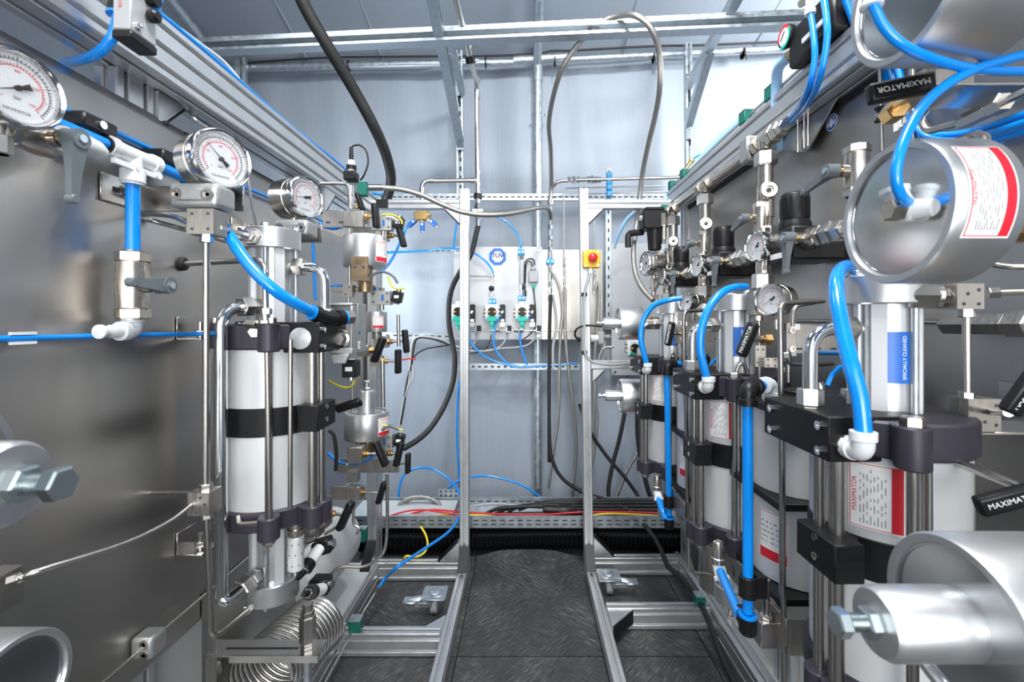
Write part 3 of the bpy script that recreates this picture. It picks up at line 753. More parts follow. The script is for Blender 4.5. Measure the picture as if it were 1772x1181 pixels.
# ================================================================ back of the tent
YP = 2.43
def bp(px, py, d=0): return at(px, py, YP-d)
def plate_at(name, label, cat, x0, x1, y0, y1, m, Y=YP, th=.004, group=None, screws=True):
    a, b = at(x0, y1, Y), at(x1, y0, Y)
    t = thing(name, label, cat, ((a.x+b.x)/2, Y, a.z), group)
    MB().bx(a.x, b.x, Y, Y+th, a.z, b.z).build('plate', m, t, bev=.001)
    if screws:
        s = MB()
        for X in (a.x+.02, b.x-.02):
            for z in (a.z+.02, b.z-.02): s.hexn(V(X, Y, z), V(X, Y-.005, z), .008)
        s.each('screw', 'zincb', t)
    return t
M['sheet'] = mat('pale_sheet', (.44, .45, .46), .42, .35)
M['sheetb'] = mat('brushed_sheet', (.50, .48, .44), .32, 1, noise=((240, 240, 3), .08, .06, 0))
TP = plate_at('instrument_panel', 'pale sheet panel with blue octagon sign and three green valves', 'panel', 785, 938, 427, 588, 'sheet', group='wall panels')
plate_at('instrument_panel', 'bare brushed steel panel behind the emergency stop', 'panel', 938, 1043, 432, 588, 'sheetb', YP+.012, group='wall panels')
plate_at('instrument_panel', 'pale grey panel behind the rightmost braided hose', 'panel', 1058, 1150, 421, 650, 'sheet', YP+.03, group='wall panels')
# octagon sign
c = bp(861, 444.5, .002); t = thing('octagon_sign', 'blue octagon inspection sign on the pale panel', 'sign', c)
def octa(r, d): return MB().add([c+V(r*math.cos(math.pi/8+i*math.pi/4), -d, r*math.sin(math.pi/8+i*math.pi/4)) for i in range(8)]+[c+V(r*math.cos(math.pi/8+i*math.pi/4), 0, r*math.sin(math.pi/8+i*math.pi/4)) for i in range(8)], [tuple(range(8))]+[(i, i+8, (i+1) % 8+8, (i+1) % 8) for i in range(8)])
octa(.048, .001).build('backing', 'dblue', t); octa(.031, .0018).build('field', 'paper', t)
mp = flatmap(c-Y_*.0022, X_, Z_)
q = MB()
for e in (-.0012, -.0004, .0004, .0012): lettering(q, mp, 'TÜV', .034, e, .005, h=.0006+e*.1)
q.build('lettering', 'navy', t); text_on(t, mp, 'SÜD', .010, 'navy', b=-.016)
# slotted rails on the cloth
def rail(label, a, b, d=0, w=.035, grp='slotted wall rails', face=-Y_, **k):
    t = thing('slotted_rail', label, 'rail', (at(*a, YP-d)+at(*b, YP-d))/2, grp); slotted_bar(t, 'bar', at(*a, YP-d), at(*b, YP-d), face, w, .02, **k); return t
rail('long slotted rail across the back level with the frame tops', (655, 341), (1195, 341), -.02, .036, step=.032, hole=.007)
rail('slotted rail left of the pale panel at its top edge', (655, 436), (788, 434), -.02, .014, step=.03, hole=.006)
rail('slotted rail left of the pale panel at its lower edge', (650, 580), (786, 583), -.02, .034, step=.04)
rail('slotted rail just below the pale panel', (812, 635), (1003, 635), .02, .034, step=.034, hole=.010, sl=.016)
rail('upright slotted strut left of the pale grey right panel', (1053, 570), (1053, 350), -.01, .030, step=.05)
rail('slotted rail end below the green valve, left of the frame post', (788, 636), (800, 636), .02, .03)
rail('short slotted strut holding four blue clamps', (1054, 345), (1054, 292), .1, .022, step=.03, hole=.007)
# knob valves: pale block, black knob, green base
def valve_unit(label, px, py, Y=YP-.03, k=1, group='green valve units'):
    c = at(px, py, Y); s = Y/2.4*k
    t = thing('plug_valve', label, 'valve', c, group)
    MB().box(c, (.068*s, .05, .078*s)).box(c+Z_*.046*s, (.03*s, .03, .02*s)).build('body', 'white', t, bev=.003)
    for sx in (-1, 1):
        b = MB()
        for z in (-.02, 0, .02): b.cyl(c+V(sx*.034*s, -.005, z*s), c+V(sx*.046*s, -.005, z*s), .007*s, n=10)
        b.each('port_plug', 'nickel', t)
    MB().cyl(c+V(0, -.025, .0), c+V(0, -.043, .0), .023*s, n=24, ch=.002).build('knob', 'black', t)
    MB().add([c+V(x*s, -.0435, z*s) for x, z in ((-.021, .006), (-.021, -.006), (-.008, 0), (.021, .006), (.021, -.006), (.008, 0))], [(0, 1, 2), (3, 5, 4)]).each('arrow_mark', 'yellow', t)
    g = MB().box(c+V(0, -.012, -.037*s), (.052*s, .046, .026*s)); g.box(c+V(0, -.022, -.058*s), (.022*s, .02, .03*s)); g.cyl(c+V(0, -.02, -.06*s), c+V(0, -.02, -.095*s), .007*s, n=12)
    g.build('actuator', 'mint', t, bev=.002); return t
for px, lb in ((794, 'green based valve with black knob partly behind the left frame post'), (852, 'green based valve with black knob in the middle of the pale panel'), (903.5, 'green based valve with black knob at the right of the pale panel')): valve_unit(lb, px, 540)
valve_unit('green based valve with black knob beside the far right pump', 1096, 602, 2.2)
def solenoid_wall(label, px, group='slim solenoids'):
    c = bp(px, 543, .03); t = thing('solenoid_valve', label, 'valve', c, group)
    MB().box(c, (.026, .04, .095)).build('coil', 'black', t, bev=.003)
    MB().box(c+V(0, -.01, -.058), (.03, .04, .025)).box(c+V(.03, -.0, -.085), (.022, .03, .026)).build('base', 'steel', t, bev=.002)
    MB().box(c+V(.035, -.02, -.078), (.022, .03, .03)).build('plug', 'black', t, bev=.002)
    MB().box(c+V(0, -.0205, -.036), (.018, .001, .014)).build('label', 'paper', t)
    elbow(t, c+V(0, -.035, .010), Y_, V(-.3, -.2, -.8), .004, 'white')
for px, lb in ((818, 'slim black solenoid valve beside the left frame post'), (870, 'slim black solenoid valve between the two right green valves'), (921, 'slim black solenoid valve at the right end of the pale panel')): solenoid_wall(lb, px)
M['cyan'] = mat('blue_clamp_plastic', (.02, .30, .68), .4)
def blue_clamp(label, p, w=.036, h=.028, group='blue tube clamps'):
    t = thing('tube_clamp', label, 'clamp', p, group)
    MB().box(p, (w, .03, h)).build('jaw', 'cyan', t, bev=.003)
    s = MB()
    for e in (-1, 1): s.cyl(Vector(p)+V(e*w*.27, -.015, 0), Vector(p)+V(e*w*.27, -.018, 0), .0045, n=10)
    s.each('screw', 'chrome', t)
for px, py, lb in ((902, 437, 'blue tube clamp at the top of the rotameter line'), (903, 516, 'blue tube clamp directly above the right green valve'), (852.5, 522, 'blue tube clamp directly above the middle green valve'), (952, 453, 'blue tube clamp on the fitting column right of the pale panel')): blue_clamp(lb, bp(px, py, .035), .036 if py != 453 else .042)
for i, (py, lb) in enumerate(((304, 'blue tube clamp, topmost of the stack of four'), (315, 'blue tube clamp, second from top of the stack of four'), (325, 'blue tube clamp, third from top of the stack of four'), (336, 'blue tube clamp, lowest of the stack of four'))): blue_clamp(lb, at(1054.5, py, 2.30), .028, .029)
# fitting chains
def chain(name, label, cat, pts, m='steel', group=None, org=None):
    """alternating nuts and collars along a line; pts = [(px,py,radius,'n'|'c')...] at depth d"""
    P = [Vector(p[0]) for p in pts]; t = thing(name, label, cat, P[-1], group)
    MB().tube(P, min(p[1] for p in pts)*.55, 10).build('tube', m, t)
    for i, (p, r, kind) in enumerate(pts):
        p = Vector(p); d = (P[min(i+1, len(P)-1)]-P[max(i-1, 0)]).normalized()
        (MB().hexn(p-d*r*.9, p+d*r*.9, r) if kind == 'n' else MB().cyl(p-d*r*1.0, p+d*r*1.0, r*.85, n=14, ch=r*.12)).build('nut' if kind == 'n' else 'collar', m, t)
    return t
rs = random.Random(2)
chain('fitting_column', 'tall column of bright steel fittings at the right edge of the pale panel', 'pipe fittings',
      [(bp(952, y, .04), .012+.004*rs.random(), 'nc'[i % 2]) for i, y in enumerate((350, 362, 374, 385, 394, 403, 412, 421, 432, 443, 468, 480, 492, 503, 516))], 'chrome')
chain('fitting_column', 'slim column of steel fittings under the thin tube, left of the right frame post', 'pipe fittings', [(bp(977, y, .02), .0085 if i else .007, 'cn'[i % 2]) for i, y in enumerate((448, 460, 471, 481, 490, 500))], 'chrome')
chain('fitting_column', 'slim column of steel fittings below the emergency stop', 'pipe fittings', [(bp(1029, y, .02), .0085, 'cn'[i % 2]) for i, y in enumerate((468, 478, 487, 497, 506))], 'chrome')
chain('fitting_column', 'steel fittings of the blue tube above the middle green valve', 'pipe fittings', [(bp(853, y, .03), .006, 'cn'[i % 2]) for i, y in enumerate((472, 478, 486, 510))], 'chrome')
t = thing('ball_knob_valve', 'black ball knob above the middle green valve', 'knob', bp(851, 500, .04)); MB().lathe(bp(851, 500, .02), -Y_, [(0, .006), (.01, .007), (.014, .013), (.022, .015), (.029, .011), (.032, 0)], 20).build('ball', 'black', t)
t = thing('rotameter', 'clear tube flow meter above the right green valve', 'flow meter', bp(903, 495, .03))
a, b = bp(903, 492, .03), bp(903, 450, .03); MB().box((a+b)/2, (.022, .02, (b-a).length)).build('body', 'lgrey', t, bev=.002); MB().cyl(a-Y_*.011, b-Y_*.011, .006, n=12).build('tube', 'clear', t)
MB().hexn(b, b+Z_*.03, .010).hexn(a, a-Z_*.03, .010).cyl(a-Z_*.03, a-Z_*.06, .006, n=10).each('end_nut', 'chrome', t)
MB().cyl(bp(907, 498, .05), bp(907, 498, .03), .010, n=16).box(bp(909, 508, .04), (.013, .02, .03)).build('sensor', 'black', t)
t = thing('junction_box', 'small grey box on the pale panel with two looped cables', 'box', bp(923, 478, .02))
MB().box(bp(923, 479, .02), (.050, .03, .062)).box(bp(923, 465, .02), (.03, .03, .02)).build('box', 'lgrey', t, bev=.004); MB().cyl(bp(923.5, 492, .02), bp(923.5, 500, .02), .008, n=12).build('gland', 'mint', t)
for i, (pts, r, m, lb) in enumerate((([(925, 459), (924, 451), (917, 448), (909, 454), (908, 475), (908, 503)], .0035, 'black', 'black cable looped from the grey box, outer of two'), ([(921, 462), (919, 454), (913, 453), (910, 462), (909, 490)], .003, 'black', 'black cable looped from the grey box, inner of two'), ([(923.5, 500), (925, 515), (927, 540), (926, 566), (918, 578), (905, 588)], .003, 'rubber', 'dark cable running down from the green gland of the grey box'))):
    hose('cable', lb, 'cable', [bp(*p, .03) for p in pts], r, m)
t = chain('cross_pipe', 'thin steel pipe along the lower edge of the pale panel', 'pipe', [(bp(816, 573, .05), .006, 'c'), (bp(853, 572, .05), .006, 'c'), (bp(861, 572, .05), .012, 'n'), (bp(893, 572, .05), .012, 'n'), (bp(902, 572, .05), .012, 'n'), (bp(1006, 573, .05), .006, 'c')])
hose('stub_pipe', 'short thin steel tube from left post to the middle fittings', 'pipe', [bp(813, 478, .03), bp(850, 478, .03)], .004, 'steel')
# blue tubes of the back panel
BT = 'blue tubes at the back'
def bt(label, pts, r=.0052, d=.05, m='blue', name='air_tube', cat='tube', group=BT, **k):
    return hose(name, label, cat, [bp(p[0], p[1], p[2] if len(p) > 2 else d) for p in pts], r, m, group, **k)
bt('blue tube from the far left rail over the pale panel to the middle valve line', [(659, 439, 0), (700, 436, 0), (740, 434, .01), (770, 430), (795, 431), (820, 438), (840, 452), (850, 465), (853, 474)])
bt('blue tube arching from the hose joint down to the rotameter', [(857, 374), (870, 380), (885, 392), (896, 408), (901, 422), (902, 430)])
bt('blue tube rising behind the left frame post', [(786, 432, .0), (786, 415, .0), (789, 395, 0), (791, 375, 0)])
bt('blue tube looping from the middle solenoid down to the slotted rail', [(868, 546), (860, 555), (855, 575), (855, 595), (862, 612), (877, 628), (895, 635)])
bt('blue tube falling from the right solenoid to the slotted rail', [(919, 546), (908, 555), (901, 572), (900, 590), (905, 612), (912, 632)])
bt('blue tube from the left solenoid sagging along the slotted rail', [(812, 560, .04), (814, 590), (830, 610), (850, 623), (875, 631), (900, 636), (930, 634), (965, 632), (1000, 629)])
CB = 'cables at the back'
for pts, r, m, lb in (([(823, 570), (824, 585), (815, 602), (795, 600), (780, 596)], .004, 'lgrey', 'grey cable from the left solenoid plug'),
    ([(877, 571), (875, 588), (862, 602), (840, 608), (810, 606), (780, 597)], .005, 'lgrey', 'pale cable from the middle solenoid plug'),
    ([(928, 572), (922, 590), (905, 600), (870, 603), (830, 608), (790, 606), (778, 596)], .005, 'lgrey', 'pale cable sweeping left from the right solenoid plug'),
    ([(850, 580), (848, 590), (838, 605), (815, 612), (790, 604)], .003, 'rubber', 'thin black cable under the middle green valve'),
    ([(780, 597), (760, 600), (738, 604), (722, 612), (716, 620)], .004, 'rubber', 'thin black cable crossing left under the panel'),
    ([(780, 596), (765, 588), (745, 584), (725, 583), (714, 592), (710, 625), (708, 660), (700, 690), (694, 720), (690, 742)], .0065, 'lgrey', 'grey cable hanging down left of the black hose'),
    ([(782, 598), (760, 590), (740, 585), (722, 586), (716, 600), (712, 630), (704, 665), (699, 700), (693, 735)], .0065, 'rubber', 'black cable hanging down left of the black hose'),
    ([(712, 630), (716, 648), (708, 668), (702, 680), (697, 710), (691, 738)], .005, 'lgrey', 'grey spiral cable hanging beside the far left valves')):
    bt(lb, pts, r, .03, m, 'cable', 'cable', CB)
# big black hoses
hose('rubber_hose', 'thick black rubber hose falling from the roof to the left rack', 'hose', [at(505, -40, 1.5), at(532, 20, 1.55), at(570, 85, 1.62), at(612, 155, 1.72), at(645, 215, 1.8), at(666, 262, 1.9), at(676, 300, 2.0), at(675, 325, 2.05), at(667, 350, 2.1)], .0215, 'rubber', n=18)
hose('rubber_hose', 'thick black rubber hose looping behind the left frame post', 'hose', [at(828, 388, 2.2), at(824, 405, 2.2), at(815, 440, 2.2), at(797, 470, 2.2), at(783, 497, 2.2), at(777, 525, 2.2), at(777, 560, 2.2), at(782, 590, 2.2), at(787, 620, 2.18), at(784, 660, 2.15), at(770, 700, 2.1), at(748, 737, 2.05), at(725, 760, 2.0), at(698, 777, 1.95)], .0125, 'rubber', n=16)
# stainless pipe from roof
t = thing('steel_pipe', 'stainless pipe coming down from the roof left of the centre pole', 'pipe', at(827, 380, 2.2))
pp = [at(780, -40, 1.5), at(815, 106, 1.85), at(825, 145, 2.2), at(826, 300, 2.2), at(828, 375, 2.2)]
MB().tube(fillet(pp, .06), .0115, 14).build('pipe', 'steel', t)
br = [at(826, 312, 2.2), at(735, 314, 2.2), at(730, 322, 2.2), at(730, 352, 2.2)]
MB().tube(fillet(br, .05), .011, 14).build('branch', 'steel', t)
f = MB()
for p, q, r in ((826, 139, .0135), (826, 168, .0135), (827, 300, .014), (827, 320, .014), (827, 336, .016)): f.cyl(at(p, q-2.5, 2.2), at(p, q+2.5, 2.2), r, n=16)
f.cyl(at(815, 313, 2.2), at(821, 313, 2.2), .0135, n=16).cyl(at(744, 313, 2.2), at(752, 313, 2.2), .0135, n=16).cyl(at(730, 326, 2.2), at(730, 332, 2.2), .0135, n=16)
f.each('press_sleeve', 'steel', t)
MB().hexn(at(827, 352, 2.2), at(827, 362, 2.2), .018).hexn(at(827.5, 372, 2.2), at(828, 382, 2.2), .017).cyl(at(828, 380, 2.2), at(828, 392, 2.2), .0155, n=14).box(at(827, 365, 2.2), (.05, .02, .012)).build('end_coupling', 'chrome', t)
for p, lb, ax_d in ((at(814, 104, 1.84), 'pipe clamp hanging the steel pipe from the ceiling rail', V(.1, .5, -.8)), (at(827, 340, 2.2), 'pipe clamp holding the steel pipe beside the left frame post', Z_)):
    c = thing('pipe_clamp', lb, 'clamp', p, 'pipe clamps')
    MB().lathe(p-ax_d*.012, ax_d, [(0, .012), (0, .02), (.024, .02), (.024, .012), (0, .012)], 20).build('ring', 'black', c)
    MB().cyl(p+X_*.018, p+X_*.034, .005, n=8).cyl(p-X_*.018, p-X_*.034, .005, n=8).each('bolt', 'zincb', c)
    if ax_d is not Z_: MB().cyl(p+Z_*.015, p+Z_*.10, .005, n=10).build('hanger_rod', 'zincb', c)
# braided hoses
def braided(label, pts, r, ends=None, k=14): return hose('braided_hose', label, 'hose', pts, r, 'braid', 'braided steel hoses', 12, ends, k)
a, b = at(952, 350, 2.28), at(952, 330, 2.28)
braided('braided steel hose in a tall loop over the ceiling rail', [at(952, 352, 2.32), at(954, 320, 2.3), at(953, 260, 2.15), at(950, 215, 2.0), at(958, 165, 1.85), at(975, 115, 1.75), at(1005, 72, 1.7), at(1040, 40, 1.66), at(1070, 28, 1.62), at(1102, 28, 1.55), at(1128, 52, 1.55), at(1141, 95, 1.6), at(1142, 150, 1.65), at(1134, 200, 1.75), at(1122, 250, 1.85), at(1112, 300, 1.95), at(1106, 350, 2.0), at(1100, 400, 2.0), at(1096, 440, 1.95), at(1100, 475, 1.9), at(1112, 500, 1.85), at(1130, 520, 1.8)], .0105)
braided('braided steel hose crossing in front of the left frame post', [at(632, 324, 1.72), at(660, 325, 1.75), at(695, 328, 1.78), at(730, 338, 1.8), at(765, 354, 1.82), at(800, 367, 1.83), at(840, 372, 1.84), at(880, 370, 1.9), at(915, 363, 2.0), at(940, 359, 2.15), at(950, 364, 2.28), at(953, 378, 2.34)], .0105, [(at(640, 325, 1.73), at(660, 325, 1.75), 'ferrule')])
BH = [([(953, 510), (952, 540), (951, 590), (950, 700), (950, 800)], .009, 'rubber', 'black hose hanging below the fitting column'),
      ([(953, 468), (958, 475), (969, 500), (974, 540), (970, 580), (968, 640), (966, 720), (955, 800), (948, 845)], .008, 'braid', 'braided hose hanging down right of the fitting column'),
      ([(978, 500), (978, 560), (980, 600), (984, 640), (994, 720), (997, 780), (990, 862)], .008, 'braid', 'braided hose hanging just left of the right frame post'),
      ([(957, 510), (962, 540), (963, 570), (957, 600), (957, 640)], .007, 'lgrey', 'grey hose hanging short under the fitting column'),
      ([(1029, 505), (1035, 490), (1037, 515), (1035, 560), (1031, 590), (1029, 640), (1028, 720), (1025, 800), (1010, 862)], .007, 'braid', 'braided hose hanging behind the emergency stop'),
      ([(1047, 590), (1046, 605), (1052, 625), (1066, 630)], .006, 'braid', 'short bent braided hose below the pressure sensor'),
      ([(1114, 765), (1100, 790), (1085, 815), (1075, 840), (1066, 862)], .009, 'braid', 'braided hose slanting down to the cable tray below the far right pump'),
      ([(1062, 600), (1040, 610), (1030, 680), (1034, 730), (1024, 800), (1000, 855)], .007, 'braid', 'second braided hose hanging behind the right frame post')]
for pts, r, m, lb in BH: hose('hanging_hose', lb, 'hose', [bp(*p, .05) for p in pts], r, m, 'hoses hanging on the back cloth', k=12)
for pts, r, lb in (([(950, 640), (951, 760), (957, 800), (975, 830), (1010, 853), (1050, 866), (1090, 885), (1120, 915), (1140, 945), (1155, 980)], .0095, 'black cable falling along the pole into the tray and out to the right'),
                   ([(1003, 700), (1020, 745), (1050, 790), (1080, 825), (1105, 860), (1118, 885)], .0095, 'black cable crossing diagonally under the two right actuators'),
                   ([(1081, 715), (1072, 760), (1060, 805), (1053, 845), (1054, 870)], .0105, 'black cable hanging straight down from the lower right actuator'),
                   ([(1103, 715), (1104, 760), (1112, 810), (1122, 850), (1130, 870)], .012, 'thick dark hose behind the far right pump')):
    hose('power_cable', lb, 'cable', [bp(p[0], p[1], .1 if i < 5 else .1+.1*(i-4)) for i, p in enumerate(pts)], r, 'rubber', 'black cables at the back right')
hose('power_cable', 'long black cable lying beside the right base rail', 'cable', [at(1155, 980, 1.83), V(.60, 1.76, .095), V(.622, 1.63, .088), V(.625, 1.5, .05), V(.625, 1.4, .014), V(.622, 1.1, .012), V(.62, .8, .012)], .0095, 'rubber', 'black cables at the back right')
bt('blue tube bulging over the cable tray behind the left frame post', [(816, 826), (840, 824), (870, 829), (905, 841), (937, 862)], .0055, .06)
bt('blue tube hanging straight behind the left frame post', [(795, 660), (792, 700), (791, 760), (794, 820), (797, 862)], .0055, .06)
hose('air_tube', 'blue tube looping from the tray down to the steel floor line at left', 'tube', [at(690, 865, 2.3), at(691, 845, 2.3), at(700, 822, 2.3), at(725, 810, 2.3), at(755, 815, 2.28), at(785, 838, 2.2), at(797, 865, 2.1), at(795, 895, 2.0), at(775, 922, 1.9), at(735, 950, 1.75), at(690, 980, 1.6), at(668, 1000, 1.66), at(655, 1018, 1.62)], .0058, 'blue', BT)
bt('blue tube branching up from the big loop', [(772, 850), (785, 838), (800, 830), (814, 826)], .0055, .07)
hose('wire', 'yellow green earth wire hanging out of the cable tray to the cross beam', 'wire', [at(728, 912, 2.04), at(736, 925, 2.0), at(740, 942, 1.97), at(734, 957, 1.95), at(720, 964, 1.93), at(703, 963, 1.92), at(699, 970, 1.92)], .0045, 'wire_y')
t = thing('earth_bolt', 'small brass earth bolt on the left back cross beam', 'bolt', at(699, 967, 1.91)); MB().hexn(V(at(699, 972, 1.91).x, 1.92, .078), V(at(699, 972, 1.91).x, 1.92, .09), .008).build('nut', 'brass', t)
# thin line and upper right fittings
hose('thin_tube', 'thin steel tube bent square beside the fitting column', 'tube', fillet([bp(976, 455, .03), bp(976, 326, .03), bp(1160, 321, .2)], .02), .0032, 'steel', raw=True)
hose('thin_tube', 'thin steel tube hanging beside the right frame post', 'tube', [bp(1029, 465, .02), bp(1028, 365, .02)], .003, 'steel')
hose('thin_tube', 'thin steel tube along the slotted rail at the upper right', 'tube', [bp(1016, 336, .06), bp(1180, 331, .2)], .003, 'steel')
t = thing('steel_pipe', 'steel pipe with check valve running right above the right frame', 'pipe', bp(1054, 310, .1))
MB().tube(fillet([bp(951, 350, .07), bp(953, 328, .08), bp(964, 314, .1), bp(990, 312, .1), bp(1183, 307, .22)], .07), .0085, 12).build('pipe', 'steel', t)
for x, r in ((985, .016), (993, .019), (1001, .016), (1010, .013), (1018, .018), (1025, .022), (1031, .018), (1037, .016)):
    MB().hexn(at(x-3.2, 311.5, 2.33), at(x+3.2, 311.3, 2.33), r).build('fitting', 'chrome', t)
# brass distributor with blue couplings
t = thing('brass_distributor', 'brass distributor with three dark blue couplings hanging from the beam', 'manifold', bp(731, 372, .1))
c = bp(731, 370, .1)
MB().prism([(-.045, -.008), (-.028, -.036), (.022, -.036), (.045, -.008), (.028, .014), (-.028, .014)], c+Y_*.02, X_, Z_, .04).build('block', 'brass', t, bev=.004)
for dx, dz in ((-.72, -.62), (0, -1), (.75, -.6)):
    d = V(dx, 0, dz).normalized(); p = c+V(dx*.03, 0, -.018+dz*.008)
    o = MB().cyl(p+d*.018, p+d*.062, .0125, n=16, ch=.002).build('coupling', 'dblue', t)
    MB().cyl(p, p+d*.018, .010, n=14).build('neck', 'brass', o); MB().cyl(p+d*.062, p+d*.075, .008, n=14).build('nose', 'chrome', o)
    MB().cyl(p+d*.03-Y_*.0115, p+d*.03-Y_*.0135, .006, n=14).build('lock_button', 'paper', o)
bt('blue tube from the brass distributor down to the far left actuator', [(711, 384, .1), (704, 392, .1), (698, 408, .12), (690, 425, .2), (682, 442, .3), (672, 458, .4), (660, 471, .5)], .0065)
# emergency stop
c = V(at(1023, 449, 1.925).x, 1.925, at(1023, 449, 1.925).z)
t = thing('emergency_stop', 'yellow emergency stop box with red mushroom button on right frame post', 'switch', c)
MB().box(c, (.072, .035, .075)).build('box', 'yellow', t, bev=.005, seg=2)
MB().lathe(c+V(.003, -.0175, .004), -Y_, [(0, .018), (.006, .019), (.010, .019), (.012, .0195), (.018, .019), (.023, .013), (.025, 0)], 28).build('button', 'mush', t)
s = MB()
for x in (-.027, .027):
    for z in (-.028, .028): s.cyl(c+V(x, -.0175, z), c+V(x, -.019, z), .0045, n=10)
s.each('cover_screw', 'chrome', t); MB().cyl(c-Z_*.037+V(-.003, 0, 0), c-Z_*.06+V(-.003, 0, 0), .011, n=14).build('cable_gland', 'white', t)
hose('cable', 'grey cable tied down the right frame post from the emergency stop', 'cable', [at(1022, 473, 1.92), at(1017, 488, 1.915), at(1011, 515, 1.915), at(1011, 560, 1.915), at(1011, 600, 1.915), at(1016, 618, 1.91), at(1030, 628, 1.91), at(1062, 631, 1.91), at(1095, 628, 1.91)], .0055, 'lgrey')
for py, lb in ((510, 'black cable clip on the right frame post, upper of two'), (611, 'black cable clip on the right frame post, lower of two')):
    MBx = MB().box(at(1011, py, 1.92), (.024, .018, .016)); tag(MBx.build('cable_clip', 'black', bev=.002), lb, 'clip', 'clips on the frame post')
# pressure sensor pointing left by the post
t = thing('pressure_sensor', 'horizontal pressure sensor with black plug behind the right frame post', 'sensor', at(1035, 586, 1.96))
A = at(1000, 588, 1.98); B = at(1056, 584, 2.0)
MB().cyl(A, A+(B-A)*.38, .010, .013, n=14).build('plug', 'black', t); MB().cyl(A+(B-A)*.38, A+(B-A)*.68, .015, n=18, ch=.002).build('sleeve', 'paper', t); MB().box(A+(B-A)*.70, (.028, .035, .055)).build('bracket', 'lgrey', t, bev=.004); MB().hexn(A+(B-A)*.8, B, .014).build('port', 'steel', t)
hose('cable', 'black cable arching from the pressure sensor behind the right post', 'cable', [at(1000, 588, 1.98), at(995, 580, 1.96), at(998, 570, 1.94), at(1012, 564, 1.93), at(1040, 565, 1.9), at(1066, 569, 1.85)], .0045, 'rubber')
# light blue clear hose, black bend
hose('clear_hose', 'pale blue hose curving behind the right top beam', 'hose', [at(1112, 352, 2.1), at(1100, 366, 2.15), at(1085, 380, 2.2), at(1072, 402, 2.25), at(1064, 424, 2.3)], .010, 'lblue')
# cable tray and contents
t = thing('cable_tray', 'perforated galvanised cable tray along the foot of the back cloth', 'tray', (.05, 2.16, .153))
x0, x1, y0, y1, z0, z1 = -.80, .80, 2.05, 2.27, .153, .207
tr = MB().bx(x0, x1, y0, y1, z0, z0+.002).bx(x0, x1, y0, y0+.002, z0, z1).bx(x0, x1, y1-.002, y1, z0, z1).bx(x0, x1, y0-.004, y0+.006, z1, z1+.002).bx(x0, x1, y1-.006, y1+.004, z1, z1+.002)
s = MB()
for i in range(40):
    x = x0+.02+i*.04
    for y, z in ((y0-.0006, z0+.018), (y0-.0006, z0+.036), (y1-.0026, z0+.036)):
        s.add([V(x+.012*a, y, z+.0028*b) for a, b in ((-1, -.7), (-.8, -1), (.8, -1), (1, -.7), (1, .7), (.8, 1), (-.8, 1), (-1, .7))], [tuple(range(8))])
tr.join(s, 1).build('trough', ['zinc', 'ink'], t)
MB().bx(-.80, -.33, y0+.01, y1-.01, z1-.012, z1-.009).build('clear_cover', 'clear', t)
cab = [('wire', 'red wire in the cable tray', 'red', .004, [(-.62, .16), (-.45, .205), (-.3, .20), (-.1, .19), (.1, .185), (.25, .195), (.45, .20), (.75, .19)], 2.10),
       ('wire', 'red wire with a wide arc over the left half of the cable tray', 'red', .004, [(-.70, .155), (-.58, .20), (-.48, .216), (-.36, .205), (-.25, .19), (0, .185)], 2.075),
       ('wire', 'yellow wire in the cable tray', 'wire_y', .0045, [(-.48, .175), (-.35, .192), (-.2, .192), (-.05, .178), (.1, .173), (.25, .176), (.4, .198), (.75, .175)], 2.085),
       ('cable', 'thick black cable in the tray, nearest the front edge', 'black', .008, [(-.75, .165), (-.3, .175), (0, .182), (.3, .18), (.75, .172)], 2.12),
       ('cable', 'thick black cable in the tray, second from the front', 'black', .008, [(-.2, .166), (-.12, .20), (.05, .207), (.2, .196), (.4, .192), (.75, .186)], 2.14),
       ('cable', 'thick black cable in the tray, third from the front', 'black', .008, [(-.14, .166), (-.07, .193), (.06, .206), (.25, .20), (.75, .198)], 2.16),
       ('cable', 'black cable in the tray, second from the back', 'black', .0075, [(-.08, .166), (-.02, .19), (.1, .205), (.3, .207), (.75, .207)], 2.18),
       ('cable', 'black cable in the tray, along its back edge', 'black', .0075, [(-.03, .166), (.04, .188), (.15, .206), (.4, .213), (.75, .21)], 2.20),
       ('cable', 'grey white cable in the tray behind the posts', 'lgrey', .006, [(-.3, .17), (-.15, .19), (.05, .17), (.3, .165), (.75, .168)], 2.22)]
for nm, lb, m, r, pts, Y in cab: hose(nm, lb, nm, [V(x, Y+.006*math.sin(x*9), z+.008) for x, z in pts], r, m, 'cables in the tray')
tag(MB().lathe(V(.085, 2.13, .207), V(1, .02, -.08), [(0, .016), (.02, .021), (.07, .021), (.085, .027), (.14, .026), (.16, .014)], 20).build('cable_plug', 'black'), 'black cable plug lying on the cables in the tray', 'plug')
# ribbed duct
def duct(x): return V(x, 2.17+.004*math.sin(x*5), .070+.004*math.sin(x*4+1))
mb = MB(); N = 150
pts = [duct(-.78+1.58*i/N) for i in range(N+1)]
mb.tube(pts, .070, 26, ribs=.07); tag(mb.build('ribbed_duct', 'duct', sharp=25), 'fat black ribbed air duct on the floor under the cable tray', 'duct')
